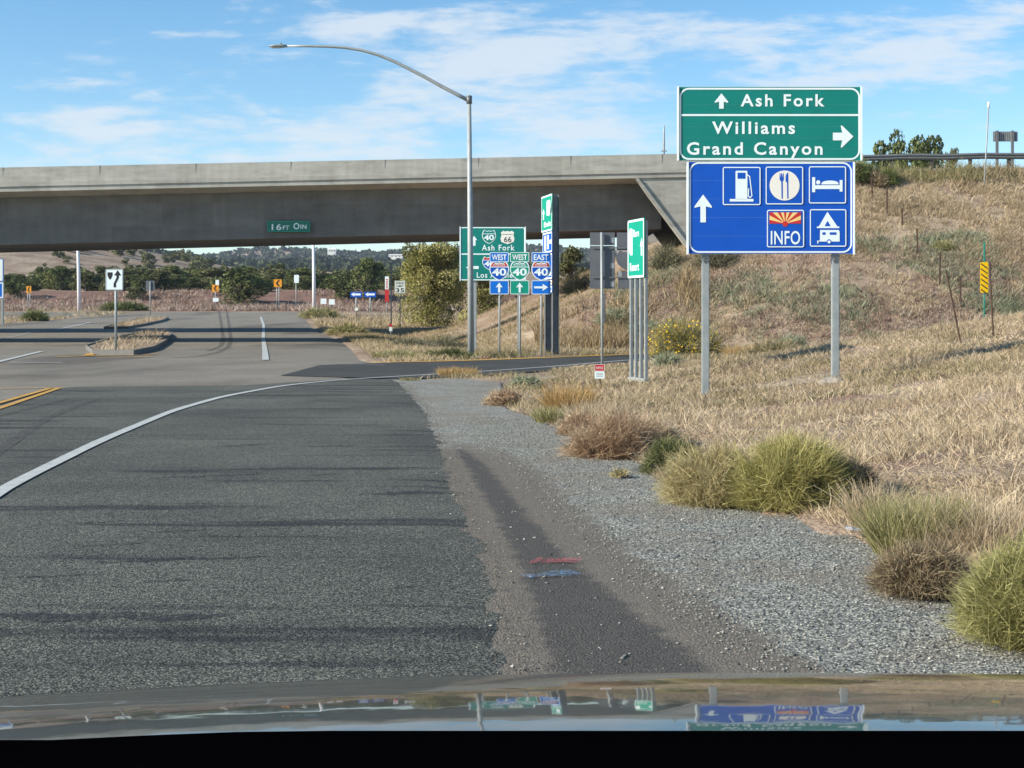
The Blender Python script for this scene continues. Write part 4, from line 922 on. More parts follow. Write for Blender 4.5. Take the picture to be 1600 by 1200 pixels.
def samp(n_, x0, x1, y0, y1, cond, persp=True, clump=None):
    X = []; Y = []; tot = 0
    while tot < n_:
        m_ = n_*2; y = np.exp(RNG.uniform(math.log(y0), math.log(y1), m_)) if persp else RNG.uniform(y0,y1,m_)
        x = RNG.uniform(x0,x1,m_); k = cond(x,y)
        if clump: k &= RNG.uniform(0,1,m_) < np.clip(.25+clump[1]*fbm(x*clump[0],y*clump[0]),0.03,1)
        x, y = x[k], y[k]; X.append(x); Y.append(y); tot += len(x)
        if len(x) == 0: break
    return np.concatenate(X)[:n_], np.concatenate(Y)[:n_]
offr = lambda x, y, g=.0: ~(onroad(x,y,g) | ongravel(x,y,g))
inview = lambda x, y, m_=120: (np.abs(x) < (800+m_)/F*y+.6)
# mound: matted short straw, then taller dry stalks
x, y = samp(210000, 1, 16, 5.2, 42, lambda x,y: offr(x,y) & inview(x,y), clump=(1.3,3.2))
grass_patch('dry_grass', x, y, .055+.0022*y, .0045+.0006*y, 'straw', 'short matted dry grass covering the roadside mound', lean=1.1, tint=np.clip(.5+fbm(x*.7,y*.7)*1.3+RNG.normal(0,.2,len(x)),0,1))
x, y = samp(16000, 1, 16, 6, 36, lambda x,y: offr(x,y,.1) & inview(x,y), clump=(.8,5))
grass_patch('tall_dry_grass', x, y, .20, .005+.0003*y, 'straw', 'taller dry stalks scattered over the roadside mound', lean=.35)
def tufts(name, nc, per, x0, x1, y0, y1, cond, r0, h, w, mat, label, persp=True, clump=None, tintf=None):
    cx_, cy_ = samp(nc, x0, x1, y0, y1, cond, persp, clump); n_ = len(cx_)*per; size = RNG.uniform(.5,1.5,len(cx_))
    ci = np.repeat(np.arange(len(cx_)), per); a = RNG.uniform(0,6.283,n_); q = np.sqrt(RNG.uniform(0,1,n_)); sz = size[ci]; rr_ = r0*sz*q
    if np.ndim(h) == 0 and persp: pass
    X = cx_[ci]+np.cos(a)*rr_; Y = cy_[ci]+np.sin(a)*rr_; P0 = np.stack([X,Y,zt(X,Y,False)-.02],1)
    D = np.stack([np.cos(a)*q*.9+RNG.normal(0,.25,n_), np.sin(a)*q*.9+RNG.normal(0,.25,n_), np.full(n_,.9)],1); Ln = h*sz*RNG.uniform(.5,1.2,n_)
    bend = RNG.normal(0,.2,(n_,3))*Ln[:,None]; bend[:,2] = -np.abs(bend[:,2]); ti = (RNG.uniform(.1,.9,len(cx_)) if tintf is None else tintf(cx_,cy_))[ci]+RNG.normal(0,.15,n_)
    V, Fs, T = ribbons(P0, D, Ln, w*RNG.uniform(.6,1.3,n_), bend, ti); tag(link(name, build_mesh(name, V, Fs, T), M[mat]), label, 'grass', kind='stuff')
tufts('edge_grass', 900, 22, 0, 4.2, 4.8, 30, lambda x,y: inview(x,y) & (np.abs(x-np.interp(y,gR_Y,gR_X)-.22) < .34) & (x-np.interp(y,gR_Y,gR_X) > -.10+RNG.exponential(.05,len(x))), .055, .12, .006, 'straw', 'dry tufts creeping over the gravel edge')
M['mauve'] = tintmat('mauve', [(.17,.105,.08),(.31,.215,.165),(.43,.33,.26),(.53,.44,.36)], trans=.15)
cm = lambda x,y: offr(x,y,.1) & inview(x,y)
tufts('grass_tufts', 5200, 20, 1, 16, 6, 40, cm, .07, .13, .009, 'straw', 'clumped pale straw tufts over the roadside mound', clump=(.8,3))
tufts('brown_tufts', 1400, 20, 1, 16, 7, 38, cm, .10, .09, .009, 'mauve', 'flattened reddish-brown clumps on the roadside mound', clump=(.35,8))
cb = lambda x,y: offr(x,y) & inview(x,y) & (embank(x,y) > .3)
tufts('bank_tufts', 5200, 22, 4, 31, 55, 72, lambda x,y: cb(x,y) & ((embank(x,y)+1.5*fbm(x*.3,y*.3) > 3.6) | (RNG.uniform(0,1,len(x)) < .3)), .17, .25, .026, 'straw', 'rounded straw tufts on the highway embankment', persp=False, clump=(.5,2.5))
tufts('bank_brush', 3300, 22, 3, 31, 55, 68, lambda x,y: cb(x,y) & (embank(x,y)+1.6*fbm(x*.3,y*.3) < 4.6), .17, .20, .026, 'mauve', 'low mauve-brown brush on the lower embankment', persp=False, clump=(.4,2))
tufts('bank_sage', 900, 26, 3, 31, 55, 68, lambda x,y: cb(x,y) & (embank(x,y) < 5), .25, .34, .03, 'sage', 'rounded grey-green sage on the embankment', persp=False, clump=(.3,7))
tufts('berm_brush', 2600, 14, -75, 5, 170, 214, lambda x,y: inview(x,y), .5, .7, .10, 'mauve', 'low brown brush scattered over the red berm', persp=False, clump=(.08,4))
# verge between gravel and ramp, around sign posts
x, y = samp(30000, -2, 9, 20, 48, lambda x,y: offr(x,y) & inview(x,y), clump=(.9,4))
grass_patch('verge_grass', x, y, np.where((y > 33), .07, .16), .013, 'weed_mix', 'mixed dry and green grass around the sign posts', lean=.4)
# verge beyond the ramp
x, y = samp(95000, -22, 12, 42.5, 112, lambda x,y: offr(x,y,.05) & inview(x,y) & (x < 9), clump=(.6,2.5))
grass_patch('verge_grass', x, y, .26, .022, 'weed_mix', 'golden verge grass between the ramp and the bridge', lean=.4, tint=np.clip(.62+fbm(x*.25,y*.25)*1.4+RNG.normal(0,.22,len(x)),0,1))
# bank
x, y = samp(120000, 4, 31, 54.5, 72.5, lambda x,y: offr(x,y) & inview(x,y) & ((embank(x,y) > 3.6) | (RNG.uniform(0,1,len(x)) < .15)), persp=False, clump=(1.1,3.5))
grass_patch('bank_grass', x, y, .19, .022, 'straw', 'dry tufted grass covering the highway embankment', lean=.6, tint=np.clip(.45+(y-62)*.03+fbm(x*.4,y*.4)*1.2+RNG.normal(0,.25,len(x)),0,1))
x, y = samp(1500, 16.8, 22.5, 70.4, 71.7, lambda x,y: inview(x,y), persp=False)
grass_patch('green_weeds', x, y, .65, .03, 'fresh', 'yellow-green weeds along the foot of the guardrail', lean=.25)
x, y = samp(2600, 21.5, 30, 70.2, 71.9, lambda x,y: inview(x,y), persp=False)
grass_patch('roadside_weeds', x, y, .6, .025, 'weed_mix', 'brown weeds tangled in the guardrail at right', lean=.3)
x, y = samp(5200, 1, 8, 57, 66, lambda x,y: offr(x,y) & inview(x,y), persp=False, clump=(.5,6))
grass_patch('reeds', x, y, .85, .03, 'reed', 'tall tan reeds standing behind the route markers', lean=.13)
# far verges
x, y = samp(16000, -60, 14, 112, 196, lambda x,y: offr(x,y,.2) & inview(x,y) & ~((y>163)&(y<176)&(x>-52)), clump=(.12,3))
grass_patch('far_grass', x, y, .45, .07, 'weed_mix', 'dry grass along the far side of the junction', lean=.5, tint=np.clip(.7+RNG.normal(0,.25,len(x)),0,1))
# islands
def island_grass(L, Rr, n_, label):
    yy = RNG.uniform(L[0][1]+.5, L[-1][1]-1, n_); a = np.interp(yy,[p[1] for p in L],[p[0] for p in L])+.3; c = np.interp(yy,[p[1] for p in Rr],[p[0] for p in Rr])-.3
    xx_ = a+(c-a)*RNG.uniform(0,1,n_); grass_patch('island_grass', xx_, yy, .36, .03, 'straw', label, zf=lambda x,y: zr(y)+.13)
island_grass(islA_L, islA_R, 700, 'dry weeds growing in the nearer island'); island_grass(islB_L, islB_R, 1000, 'dry weeds growing in the farther island')
# gravel stones and asphalt chips
def stones(name, X, Y, size, mat, label, off=.0):
    n_ = len(X); O = np.array([(1,0,0),(0,1,0),(-1,0,0),(0,-1,0),(0,0,1),(0,0,-.4)],float)
    sc_ = size[:,None,None]*RNG.uniform(.6,1.2,(n_,1,3))*np.array([1,1,.6]); a = RNG.uniform(0,6.28,n_); c, s_ = np.cos(a), np.sin(a)
    V = O[None]*sc_+RNG.normal(0,.12,(n_,6,3))*size[:,None,None]; Vx = V[:,:,0]*c[:,None]-V[:,:,1]*s_[:,None]; Vy = V[:,:,0]*s_[:,None]+V[:,:,1]*c[:,None]
    V = np.stack([Vx+X[:,None], Vy+Y[:,None], V[:,:,2]+(zr(Y)+off)[:,None]],-1).reshape(-1,3)
    t_ = np.array([(0,1,4),(1,2,4),(2,3,4),(3,0,4),(1,0,5),(2,1,5),(3,2,5),(0,3,5)]); Fs = (np.arange(n_)[:,None,None]*6+t_[None]).reshape(-1,3)
    me = build_mesh(name, V, Fs, np.repeat(RNG.uniform(0,1,n_),6), nv=3); return tag(link(name, me, M[mat]), label, 'gravel', kind='stuff')
M['chip'] = tintmat('chip', [(.06,.055,.05),(.12,.108,.09),(.19,.17,.14),(.30,.27,.22)], trans=0)
M['stone'] = tintmat('stone', [(.06,.065,.062),(.13,.14,.13),(.22,.23,.21),(.32,.325,.29),(.50,.48,.42)], trans=0)
x, y = samp(26000, -1.5, 3, 4.8, 20, lambda x,y: ongravel(x,y,.05) & (x > np.interp(y,[5.75,6.7,8.26,10.7,13.5,15.3,18.5],[.9,.7,.48,.2,-.1,-.4,-.8])+RNG.exponential(.12,len(x))) & inview(x,y,40))
stones('loose_gravel', x, y, np.minimum(.003+RNG.exponential(.0018,len(x))+.00012*y,.011), 'stone', 'blue-grey loose gravel on the shoulder')
x, y = samp(1500, -1.5, 3, 4.8, 30, lambda x,y: ongravel(x,y,-.05) & inview(x,y,40))
stones('scattered_gravel', x, y, .004+np.minimum(RNG.exponential(.003,len(x)),.010), 'stone', 'coarser stones strewn over the shoulder')

x, y = samp(2600, -2.6, 1.0, 4.8, 30, lambda x,y: np.abs(x-np.interp(y,aR_Y,aR_X)-.02) < RNG.exponential(.07,len(x)))
stones('edge_chips', x, y, .0025+np.minimum(RNG.exponential(.0015,len(x)),.006)+.0002*y, 'chip', 'small dusty chips along the broken pavement edge', off=.008)
# bushes --------------------------------------------------------------
def bush(name, px, py, Yb, w, h, n_, mat, label, cat='bush', wid=.006, style='dome', z=None, group=None, depth=None, spiky=1.0, flowers=False, tbias=.0):
    x, y = PX(px, Yb), Yb; zb = zt1(x, y) if z is None else z
    rx, ry = w/2, (depth or w)/2
    root = empty(name, (x,y,zb), 0, label, cat, group)
    if style == 'dome':       # branching tumbleweed: short curved twigs through a dome
        u_ = unit(n_, .9); rad = RNG.uniform(.30,1,n_)**.6
        lump = 1+.26*fbm(u_[:,0]*2.6+px, u_[:,1]*2.6+u_[:,2]*2, 4)*2; keep = fbm(u_[:,0]*4+px*.1, u_[:,2]*4+7, 3); rad = np.where(keep < -.12, rad*.72, rad)
        Q = u_*rad[:,None]*np.stack([rx*lump, ry*lump, h*lump],1)*.92
        D = u_*np.array([1,1,.8])+np.array([0,0,.10])+RNG.normal(0,.42,(n_,3))*spiky; Ln = RNG.uniform(.10,.36,n_)*min(w,2.2*h)*.62
        Q = Q-D/np.linalg.norm(D,axis=1)[:,None]*(Ln*.6)[:,None]; Q[:,2] = np.maximum(Q[:,2], -.02)
        bend = RNG.normal(0,.30,(n_,3))*Ln[:,None]
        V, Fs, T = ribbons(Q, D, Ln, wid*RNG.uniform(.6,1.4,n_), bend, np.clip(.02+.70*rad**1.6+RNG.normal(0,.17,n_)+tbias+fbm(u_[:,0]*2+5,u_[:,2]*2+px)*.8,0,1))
        V[:,2] = np.maximum(V[:,2], -.03)
    else:                      # upright clump of stalks from many roots
        a = RNG.uniform(0,6.283,n_); r_ = np.sqrt(RNG.uniform(0,1,n_)); Q = np.stack([np.cos(a)*r_*rx*.75, np.sin(a)*r_*ry*.75, np.full(n_,-.03)],1)
        Q[:,2] += zt(Q[:,0]+x, Q[:,1]+y, False)-zb if z is None else 0
        D = np.stack([np.cos(a)*r_*.35+RNG.normal(0,.18,n_), np.sin(a)*r_*.35+RNG.normal(0,.18,n_), np.ones(n_)],1); Ln = h*RNG.uniform(.45,1.1,n_)
        bend = RNG.normal(0,.22,(n_,3))*Ln[:,None]; bend[:,2] = -np.abs(bend[:,2])
        V, Fs, T = ribbons(Q, D, Ln, wid*RNG.uniform(.6,1.4,n_), bend, np.clip(.5+RNG.normal(0,.28,n_)+tbias,0,1), segs=3)
    me = build_mesh('foliage', V, Fs, T); link('foliage', me, M[mat], root)
    bm = bmesh.new()
    for k in range(7):
        a = k*.9; tube(bm, [(0,0,-.08),(math.cos(a)*rx*.18,math.sin(a)*ry*.18,h*.22),(math.cos(a)*rx*.42,math.sin(a)*ry*.42,h*.5)], [.012,.008,.004], 5)
    bm_obj('stem', bm, M['bark'], root)
    if flowers:
        m_ = 700; u_ = unit(m_, 1); Q = u_*np.array([rx,ry,h])*RNG.uniform(.75,1.02,m_)[:,None]
        V, Fs, T = ribbons(Q, unit(m_), np.full(m_,.06), np.full(m_,.06), np.zeros((m_,3)), RNG.uniform(0,1,m_)); link('blossoms', build_mesh('blossoms', V, Fs, T), M['flower'], root)
    return root
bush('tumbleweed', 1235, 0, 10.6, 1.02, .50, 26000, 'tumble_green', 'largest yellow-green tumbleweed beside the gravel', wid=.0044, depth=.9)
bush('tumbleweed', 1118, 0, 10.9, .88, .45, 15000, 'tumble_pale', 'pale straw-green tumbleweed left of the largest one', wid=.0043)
bush('tumbleweed', 1332, 0, 10.7, .44, .33, 5000, 'tumble_dead', 'dark bush added to stand for the shadow right of the largest tumbleweed', wid=.005)  # added bush: its dark mass stands for the big tumbleweed's cast shadow
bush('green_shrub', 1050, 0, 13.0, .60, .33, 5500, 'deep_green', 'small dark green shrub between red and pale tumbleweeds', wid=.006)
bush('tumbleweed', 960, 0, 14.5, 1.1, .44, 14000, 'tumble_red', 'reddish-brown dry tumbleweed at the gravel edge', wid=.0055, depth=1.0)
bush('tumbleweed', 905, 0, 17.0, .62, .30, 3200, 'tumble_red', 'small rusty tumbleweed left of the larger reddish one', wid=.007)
bush('grass_tuft', 968, 0, 12.6, .22, .09, 500, 'tumble_pale', 'tiny dry tuft alone on the gravel', 'grass', wid=.006)
bush('tumbleweed', 787, 0, 22.6, .72, .26, 3200, 'tumble_red', 'low rust-coloured weed on the gravel near the ramp', wid=.010)
bush('green_weed', 822, 0, 27.5, .8, .30, 2200, 'sage', 'pale green weed behind the rust-coloured one', wid=.012)
bush('grass_tuft', 888, 0, 21.5, .85, .50, 1500, 'straw_gold', 'upright golden grass clump before the utility sign', 'grass', wid=.010, style='up')
bush('grass_tuft', 862, 0, 19.0, .5, .26, 1400, 'fresh', 'yellowish-green clump beside the golden grass', 'grass', wid=.009, style='up')
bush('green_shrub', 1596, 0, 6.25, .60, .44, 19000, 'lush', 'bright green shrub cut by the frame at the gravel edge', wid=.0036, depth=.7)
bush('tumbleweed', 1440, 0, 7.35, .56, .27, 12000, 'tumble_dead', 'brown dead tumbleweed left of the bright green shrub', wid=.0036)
bush('grass_tuft', 1432, 0, 8.6, .66, .36, 3400, 'fresh', 'tall green and tan grass behind the brown tumbleweed', 'grass', wid=.005, style='up')
bush('grass_tuft', 1368, 0, 9.6, .36, .34, 900, 'straw', 'arching straw-coloured grass beside the largest tumbleweed shadow', 'grass', wid=.006, style='up')
bush('grass_tuft', 1530, 0, 8.4, .70, .34, 1800, 'straw', 'pale dry grass clump above the brown tumbleweed', 'grass', wid=.005, style='up')
bush('tumbleweed', 1020, 0, 15.2, .7, .36, 4500, 'straw', 'straw-coloured bushy grass right of the reddish tumbleweed', 'bush', wid=.007)
bush('grass_tuft', 935, 0, 18.0, .9, .42, 1700, 'straw', 'tall pale grass behind the reddish tumbleweed', 'grass', wid=.009, style='up')
bush('grass_tuft', 715, 0, 33.3, 1.15, .26, 1500, 'straw_gold', 'dry clump on the gravel corner by the ramp', 'grass', wid=.012, style='up')
bush('grass_tuft', 640, 0, 31.0, .5, .10, 500, 'fresh', 'tiny weed at the pavement corner', 'grass', wid=.012, style='up')
bush('grass_tuft', 895, 0, 34.5, 1.3, .20, 1500, 'weed_mix', 'tan grass clump edging the near side of the ramp', 'grass', wid=.014, style='up')
bush('green_shrub', 700, 0, 45.5, 1.9, .36, 3600, 'deep_green', 'low green weeds left of the lamp post base', wid=.016, depth=1)
bush('green_shrub', 620, 0, 47, 2.0, .26, 2600, 'fresh', 'yellowish low weeds at the ramp corner', wid=.016, depth=1)
bush('flowering_bush', 1068, 0, 47.5, 2.8, 1.25, 6000, 'fresh', 'bush covered in small yellow flowers by the big sign', wid=.018, flowers=True, depth=1.6, z=0)
bush('grass_tuft', 1165, 0, 46.5, 1.6, .5, 2000, 'straw_gold', 'orange-gold grass clump between the big sign posts', 'grass', wid=.014, style='up')
bush('green_shrub', 1045, 0, 33.5, .9, .45, 1700, 'sage', 'grey-green weeds right of the edge-on board posts', wid=.013)
bush('green_shrub', 975, 0, 37, 1.6, .13, 1500, 'fresh', 'yellow-green weeds at the foot of the grey sign backs', wid=.014, depth=.9)
bush('green_shrub', 1235, 0, 55, 1.6, .7, 2200, 'sage', 'grey-green bush low on the bank behind the big sign', wid=.02)
bush('green_shrub', 1475, 0, 64.5, 1.4, .45, 1500, 'fresh', 'single pale green bush midway up the embankment', wid=.022)
bush('green_shrub', 1205, 0, 44, 2.4, .75, 3600, 'weed_mix', 'brownish weeds beyond the right post of the big sign', wid=.016)
bush('green_shrub', 1455, 0, 50, 1.9, .8, 2800, 'fresh', 'green weeds behind the leaning fence post', wid=.018)
for i, (px, Yb, w, h, mt, lb) in enumerate(((1350,70.8,1.4,1.15,'juniper','dark shrub under the guardrail end'),(1338,70.6,1.8,1.3,'juniper','dark shrub touching the right edge of the big sign'),(1388,70.4,1.3,.9,'juniper','low dark shrub right of the dead brown one'),(1372,70.2,1.2,.8,'tumble_dead','dead brown shrub under the guardrail end'),(1120,66,2.4,1.1,'dusty','dusty brush left of the big sign beneath the wing wall'),(1040,68,2.2,1.2,'dusty','dusty brush below the dark abutment'),(905,74,2.6,1.3,'dusty','dusty brush beneath the bridge by the stacked boards'),(960,63,2.0,.8,'sage','grey-green brush behind the grey sign backs'),(1010,61,2.2,.8,'sage','grey-green brush behind the edge-on board'),(640,62,2.4,.5,'dusty','low dusty brush left of the green Los Angeles sign'),(705,64,2.2,.8,'dusty','dusty brush behind the lamp post'))):
    bush('brush', px, 0, Yb, w, h, 2200, mt, lb, wid=.022)
bush('green_shrub', 545, 0, 92, 3.2, .8, 2400, 'fresh', 'green weeds where the shadow meets the road edge', wid=.04)
bush('green_shrub', 497, 0, 140, 4.5, 1.1, 2400, 'fresh', 'green weeds at the foot of the central white lamp pole', wid=.07)
bush('green_shrub', 55, 0, 128, 2.6, 1.1, 1500, 'juniper', 'single dark bush on the left grassy verge', wid=.06)
for px, lb in ((180,'green bush beyond the keep right sign'),(206,'dark green low bush right of the keep right sign')):
    bush('green_shrub', px, 0, 172, 4.0, 1.2, 1200, 'juniper', lb, wid=.1)

# ------------------------------------------------------------------ trees
def tree_mesh(seed, w, h, nblob, leaves, size, conic=.4, low=.08):
    rg = np.random.default_rng(seed); C = []
    for k in range(nblob):
        t = rg.uniform(0,1)**.8; zc = h*(low+.86*t*(1-low)); env = (w/2)*(1-conic*t**1.5)*(.4+.6*math.sin(min(1,(t+.12)*1.6)*math.pi/2)); a = rg.uniform(0,6.283); r_ = env*math.sqrt(rg.uniform(.05,1))*.78
        C.append((math.cos(a)*r_, math.sin(a)*r_, zc, rg.uniform(.13,.24)*w*(1-.35*t)))
    C = np.array(C); idx = rg.integers(0, nblob, leaves); v = rg.normal(size=(leaves,3)); v /= np.linalg.norm(v,axis=1)[:,None]
    rad = rg.uniform(.45,1.05,leaves)**.5; c = C[idx]
    Pp = c[:,:3]+v*(c[:,3]*rad)[:,None]*np.array([1,1,.8]); Pp[:,2] = np.maximum(Pp[:,2], .03*h)
    a1 = rg.normal(size=(leaves,3)); a1 /= np.linalg.norm(a1,axis=1)[:,None]; a2 = np.cross(a1, rg.normal(size=(leaves,3))); a2 /= np.linalg.norm(a2,axis=1)[:,None]
    s1 = (size*rg.uniform(.5,1.3,leaves))[:,None]; s2 = s1*rg.uniform(.3,.7,(leaves,1))
    V = np.stack([Pp-a1*s1-a2*s2*.3, Pp+a2*s2*-1, Pp+a1*s1, Pp+a2*s2],1).reshape(-1,3)
    Fs = np.arange(leaves*4).reshape(-1,4); bt = rg.uniform(.2,.8,nblob)
    T = np.clip(bt[idx]+rg.normal(0,.2,leaves),0,1)
    me = build_mesh('crown', V, Fs, np.repeat(T,4))
    bm = bmesh.new(); tube(bm, [(0,0,-.3),(w*.02,0,h*.3),(-w*.02,w*.01,h*.75)], [w*.045+.03,w*.035+.02,.02], 8)
    for k in range(min(nblob, 14)):
        z0_ = rg.uniform(.08,.5)*h; e = C[k]; tube(bm, [(0,0,z0_),(e[0]*.5,e[1]*.5,(z0_+e[2])/2),(e[0],e[1],e[2])], [w*.022,w*.014,.01], 5)
    mt = bpy.data.meshes.new('trunk'); bm.to_mesh(mt); bm.free()
    return me, mt
TM = {}
def variant(key, mat, **k):
    c, t_ = tree_mesh(**k); c.materials.append(M[mat]); t_.materials.append(M['bark']); TM[key] = (c, t_)
variant('big', 'cottonwood', seed=3, w=5.6, h=5.6, nblob=60, leaves=22000, size=.085, conic=.3)
variant('big2', 'cottonwood', seed=9, w=4.5, h=4.2, nblob=28, leaves=8000, size=.09, conic=.3)
for i in range(4): variant('jun%d'%i, 'juniper', seed=20+i, w=5.0, h=5.0, nblob=26, leaves=4200, size=.15, conic=.45)
for i in range(3): variant('pin%d'%i, 'pinyon', seed=40+i, w=5.0, h=4.6, nblob=20, leaves=2600, size=.19, conic=.5)
for i in range(3): variant('low%d'%i, 'pinyon', seed=60+i, w=5.0, h=4.2, nblob=10, leaves=420, size=.42, conic=.5)
def tree(key, x, y, w, h, label, group=None, cat='tree', name='juniper_tree', z=None, rot=None, parts=True):
    c, t_ = TM[key]; zb = zt1(x,y) if z is None else z
    r = empty(name, (x,y,zb-.1), random.uniform(0,6.28) if rot is None else rot, label, cat, group); bw = 5.6 if key == 'big' else 4.5 if key == 'big2' else 5.0
    bh = {'big':5.6,'big2':4.2}.get(key, 5.0 if key[:3]=='jun' else 4.6 if key[:3]=='pin' else 4.2)
    r.scale = (w/bw, w/bw, h/bh)
    o = bpy.data.objects.new('crown', c); COL.objects.link(o); o.parent = r
    if parts: o = bpy.data.objects.new('trunk', t_); COL.objects.link(o); o.parent = r
    return r
def tpx(key, pl, pr, ptop, Y, label, **k):
    m_ = (pr-pl)*.14; pl -= m_; pr += m_
    x = PX((pl+pr)/2, Y); zb = zt1(x, Y); return tree(key, x, Y, (pr-pl)/F*Y, PZ(ptop,Y)-zb+.1, label, **k)
tpx('big', 624, 722, 368, 112, 'large yellow-green tree left of the Los Angeles sign', name='leafy_tree')
tpx('big2', 700, 800, 400, 118, 'smaller dusty green tree behind the Los Angeles sign', name='leafy_tree')
G_ = 'junipers and pinyons lining the far side of the junction'
row = [('jun0',330,412,412,200,'dark juniper right of the chevron with white plates'),('jun1',548,604,399,205,'tall dark juniper behind the blue arrow boards'),('jun2',504,560,424,207,'rounded juniper just right of the central white lamp pole'),
 ('jun3',57,118,418,232,'broad juniper on the left below the bare hillside'),('jun0',4,46,432,208,'dark juniper behind the leftmost chevron sign'),('pin0',0,40,425,240,'pale juniper behind the left board'),('jun1',120,165,428,226,'juniper between white pole and keep right sign'),
 ('pin1',155,200,432,222,'light green juniper behind the keep right sign'),('jun2',200,240,428,216,'juniper left of the square sign'),('pin2',196,232,445,206,'bushy juniper at the berm behind the island'),('jun3',228,268,430,228,'olive juniper right of the square sign'),
 ('pin0',262,300,424,240,'juniper well left of the white-plated chevron'),('jun1',296,335,420,232,'dark olive juniper touching the white-plated chevron'),('pin1',405,440,428,226,'grey-green juniper behind the bright chevron'),('jun0',432,470,424,235,'olive juniper between chevron and central pole'),
 ('pin2',462,500,428,230,'juniper just left of the central white pole'),('jun3',598,640,418,225,'shaded juniper behind the speed limit sign'),('pin0',486,520,430,232,'pale juniper behind the central white pole')]
for k, a, b_, c_, Y, lb in row: tpx(k, a, b_, c_, Y, lb, group=G_)
tpx('jun2', 1388, 1450, 194, 112, 'tallest of the dark trees behind the highway guardrail', name='dark_tree')
tpx('jun0', 1350, 1418, 208, 114, 'lower dark tree left of the tallest behind the guardrail', name='dark_tree')
tpx('jun3', 1418, 1482, 202, 111, 'dark tree right of the tallest behind the guardrail', name='dark_tree')
tpx('pin1', 1480, 1500, 228, 105, 'small bare-looking tree between the dark trees and pole', name='dark_tree')
tpx('pin0', 870, 915, 376, 112, 'tree seen through the gap under the bridge', name='dark_tree')
rs0 = random.Random(31)
for k in range(46):
    u_ = -20+k*14.3+rs0.uniform(-6,6); Yk = rs0.uniform(214,246); wd = rs0.uniform(4.6,7.2)
    if 480 < u_ < 520: wd *= .8
    tree(('jun%d'%rs0.randrange(4)) if rs0.random()<.45 else 'pin%d'%rs0.randrange(3), PX(u_,Yk), Yk, wd, wd*rs0.uniform(.42,.66), 'dusty juniper or pinyon in the continuous belt behind the red berm', group='tree belt behind the red berm')
# left hill and middle-distance trees: each a thing; too small to show trunks
rs = random.Random(5); cnt = 0; lab = 'dark tree dotted on the hillside or flat beyond the bridge'
while cnt < 175:
    u_ = rs.uniform(100, 350) if rs.random() < .6 else rs.uniform(300,640); Y = rs.uniform(245, 560) if u_ < 340 else rs.uniform(245, 420)
    if u_ < 190 and Y < 400 and rs.random() < .8: continue
    x = PX(u_, Y); wd = rs.uniform(3.2,6.0)
    tree('low%d'%rs.randrange(3), x, Y, wd, wd*rs.uniform(.5,.8), lab, group='trees dotted over the hillside and flat beyond the bridge', parts=False); cnt += 1
for u_, Y in ((65,420),(92,400),(48,440),(67,360),(100,470),(112,455)):
    tree('low1', PX(u_,Y), Y, 4.2, 3.2, lab, group='trees dotted over the hillside and flat beyond the bridge', parts=False)
# far forested hill: one mass
def far_wood():
    nt = 5200; Y = RNG.uniform(850,1950,nt); u_ = RNG.uniform(150,960,nt); X = (u_-800)/F*Y; Z = zt(X,Y,False); m_ = 9
    s_ = RNG.uniform(4,8.5,nt); Pp = np.stack([X,Y,Z+s_*.32],1); Pp = np.repeat(Pp, m_, 0); ss = np.repeat(s_, m_)
    v = unit(nt*m_); Pp = Pp+v*(ss*.42)[:,None]*np.array([1,1,.8]); a1 = unit(nt*m_); a2 = np.cross(a1, unit(nt*m_)); a2 /= np.linalg.norm(a2,axis=1)[:,None]
    q = (ss*.34)[:,None]; V = np.stack([Pp-a1*q, Pp-a2*q*.8, Pp+a1*q, Pp+a2*q*.8],1).reshape(-1,3)
    me = build_mesh('far_woodland', V, np.arange(len(V)).reshape(-1,4), np.repeat(np.repeat(RNG.uniform(0,1,nt),m_),4))
    tag(link('far_woodland', me, M['farwood']), 'dark woodland covering the distant ridge', 'woodland', kind='stuff')
far_wood()
def house(px, py, Y, w, h, label):
    x = PX(px,Y); z = PZ(py,Y); r = empty('distant_house', (x,Y,z-h), 0, label, 'house')
    box_part('wall', (-w/2,w/2,0,8,-3,h*.65), M['cream'], r)
    bm = bmesh.new(); a = [bm.verts.new(c) for c in ((-w/2-.5,-.5,h*.65),(w/2+.5,-.5,h*.65),(w/2+.5,8.5,h*.65),(-w/2-.5,8.5,h*.65),(-w/2,4,h),(w/2,4,h))]
    for f in ((0,1,5,4),(2,3,4,5),(1,2,5),(3,0,4),(3,2,1,0)): bm.faces.new([a[i] for i in f])
    bm_obj('roof', bm, M['cream'], r)
    for k in range(3): box_part('window', (-w*.3+k*w*.28,-w*.3+k*w*.28+1.2,-.06,-.003,h*.2,h*.45), M['black'], r)
house(618, 397, 1500, 14, 3.4, 'long low white building on the distant ridge')
house(518, 387.5, 1650, 9, 5, 'pale building breaking the crest of the distant ridge')

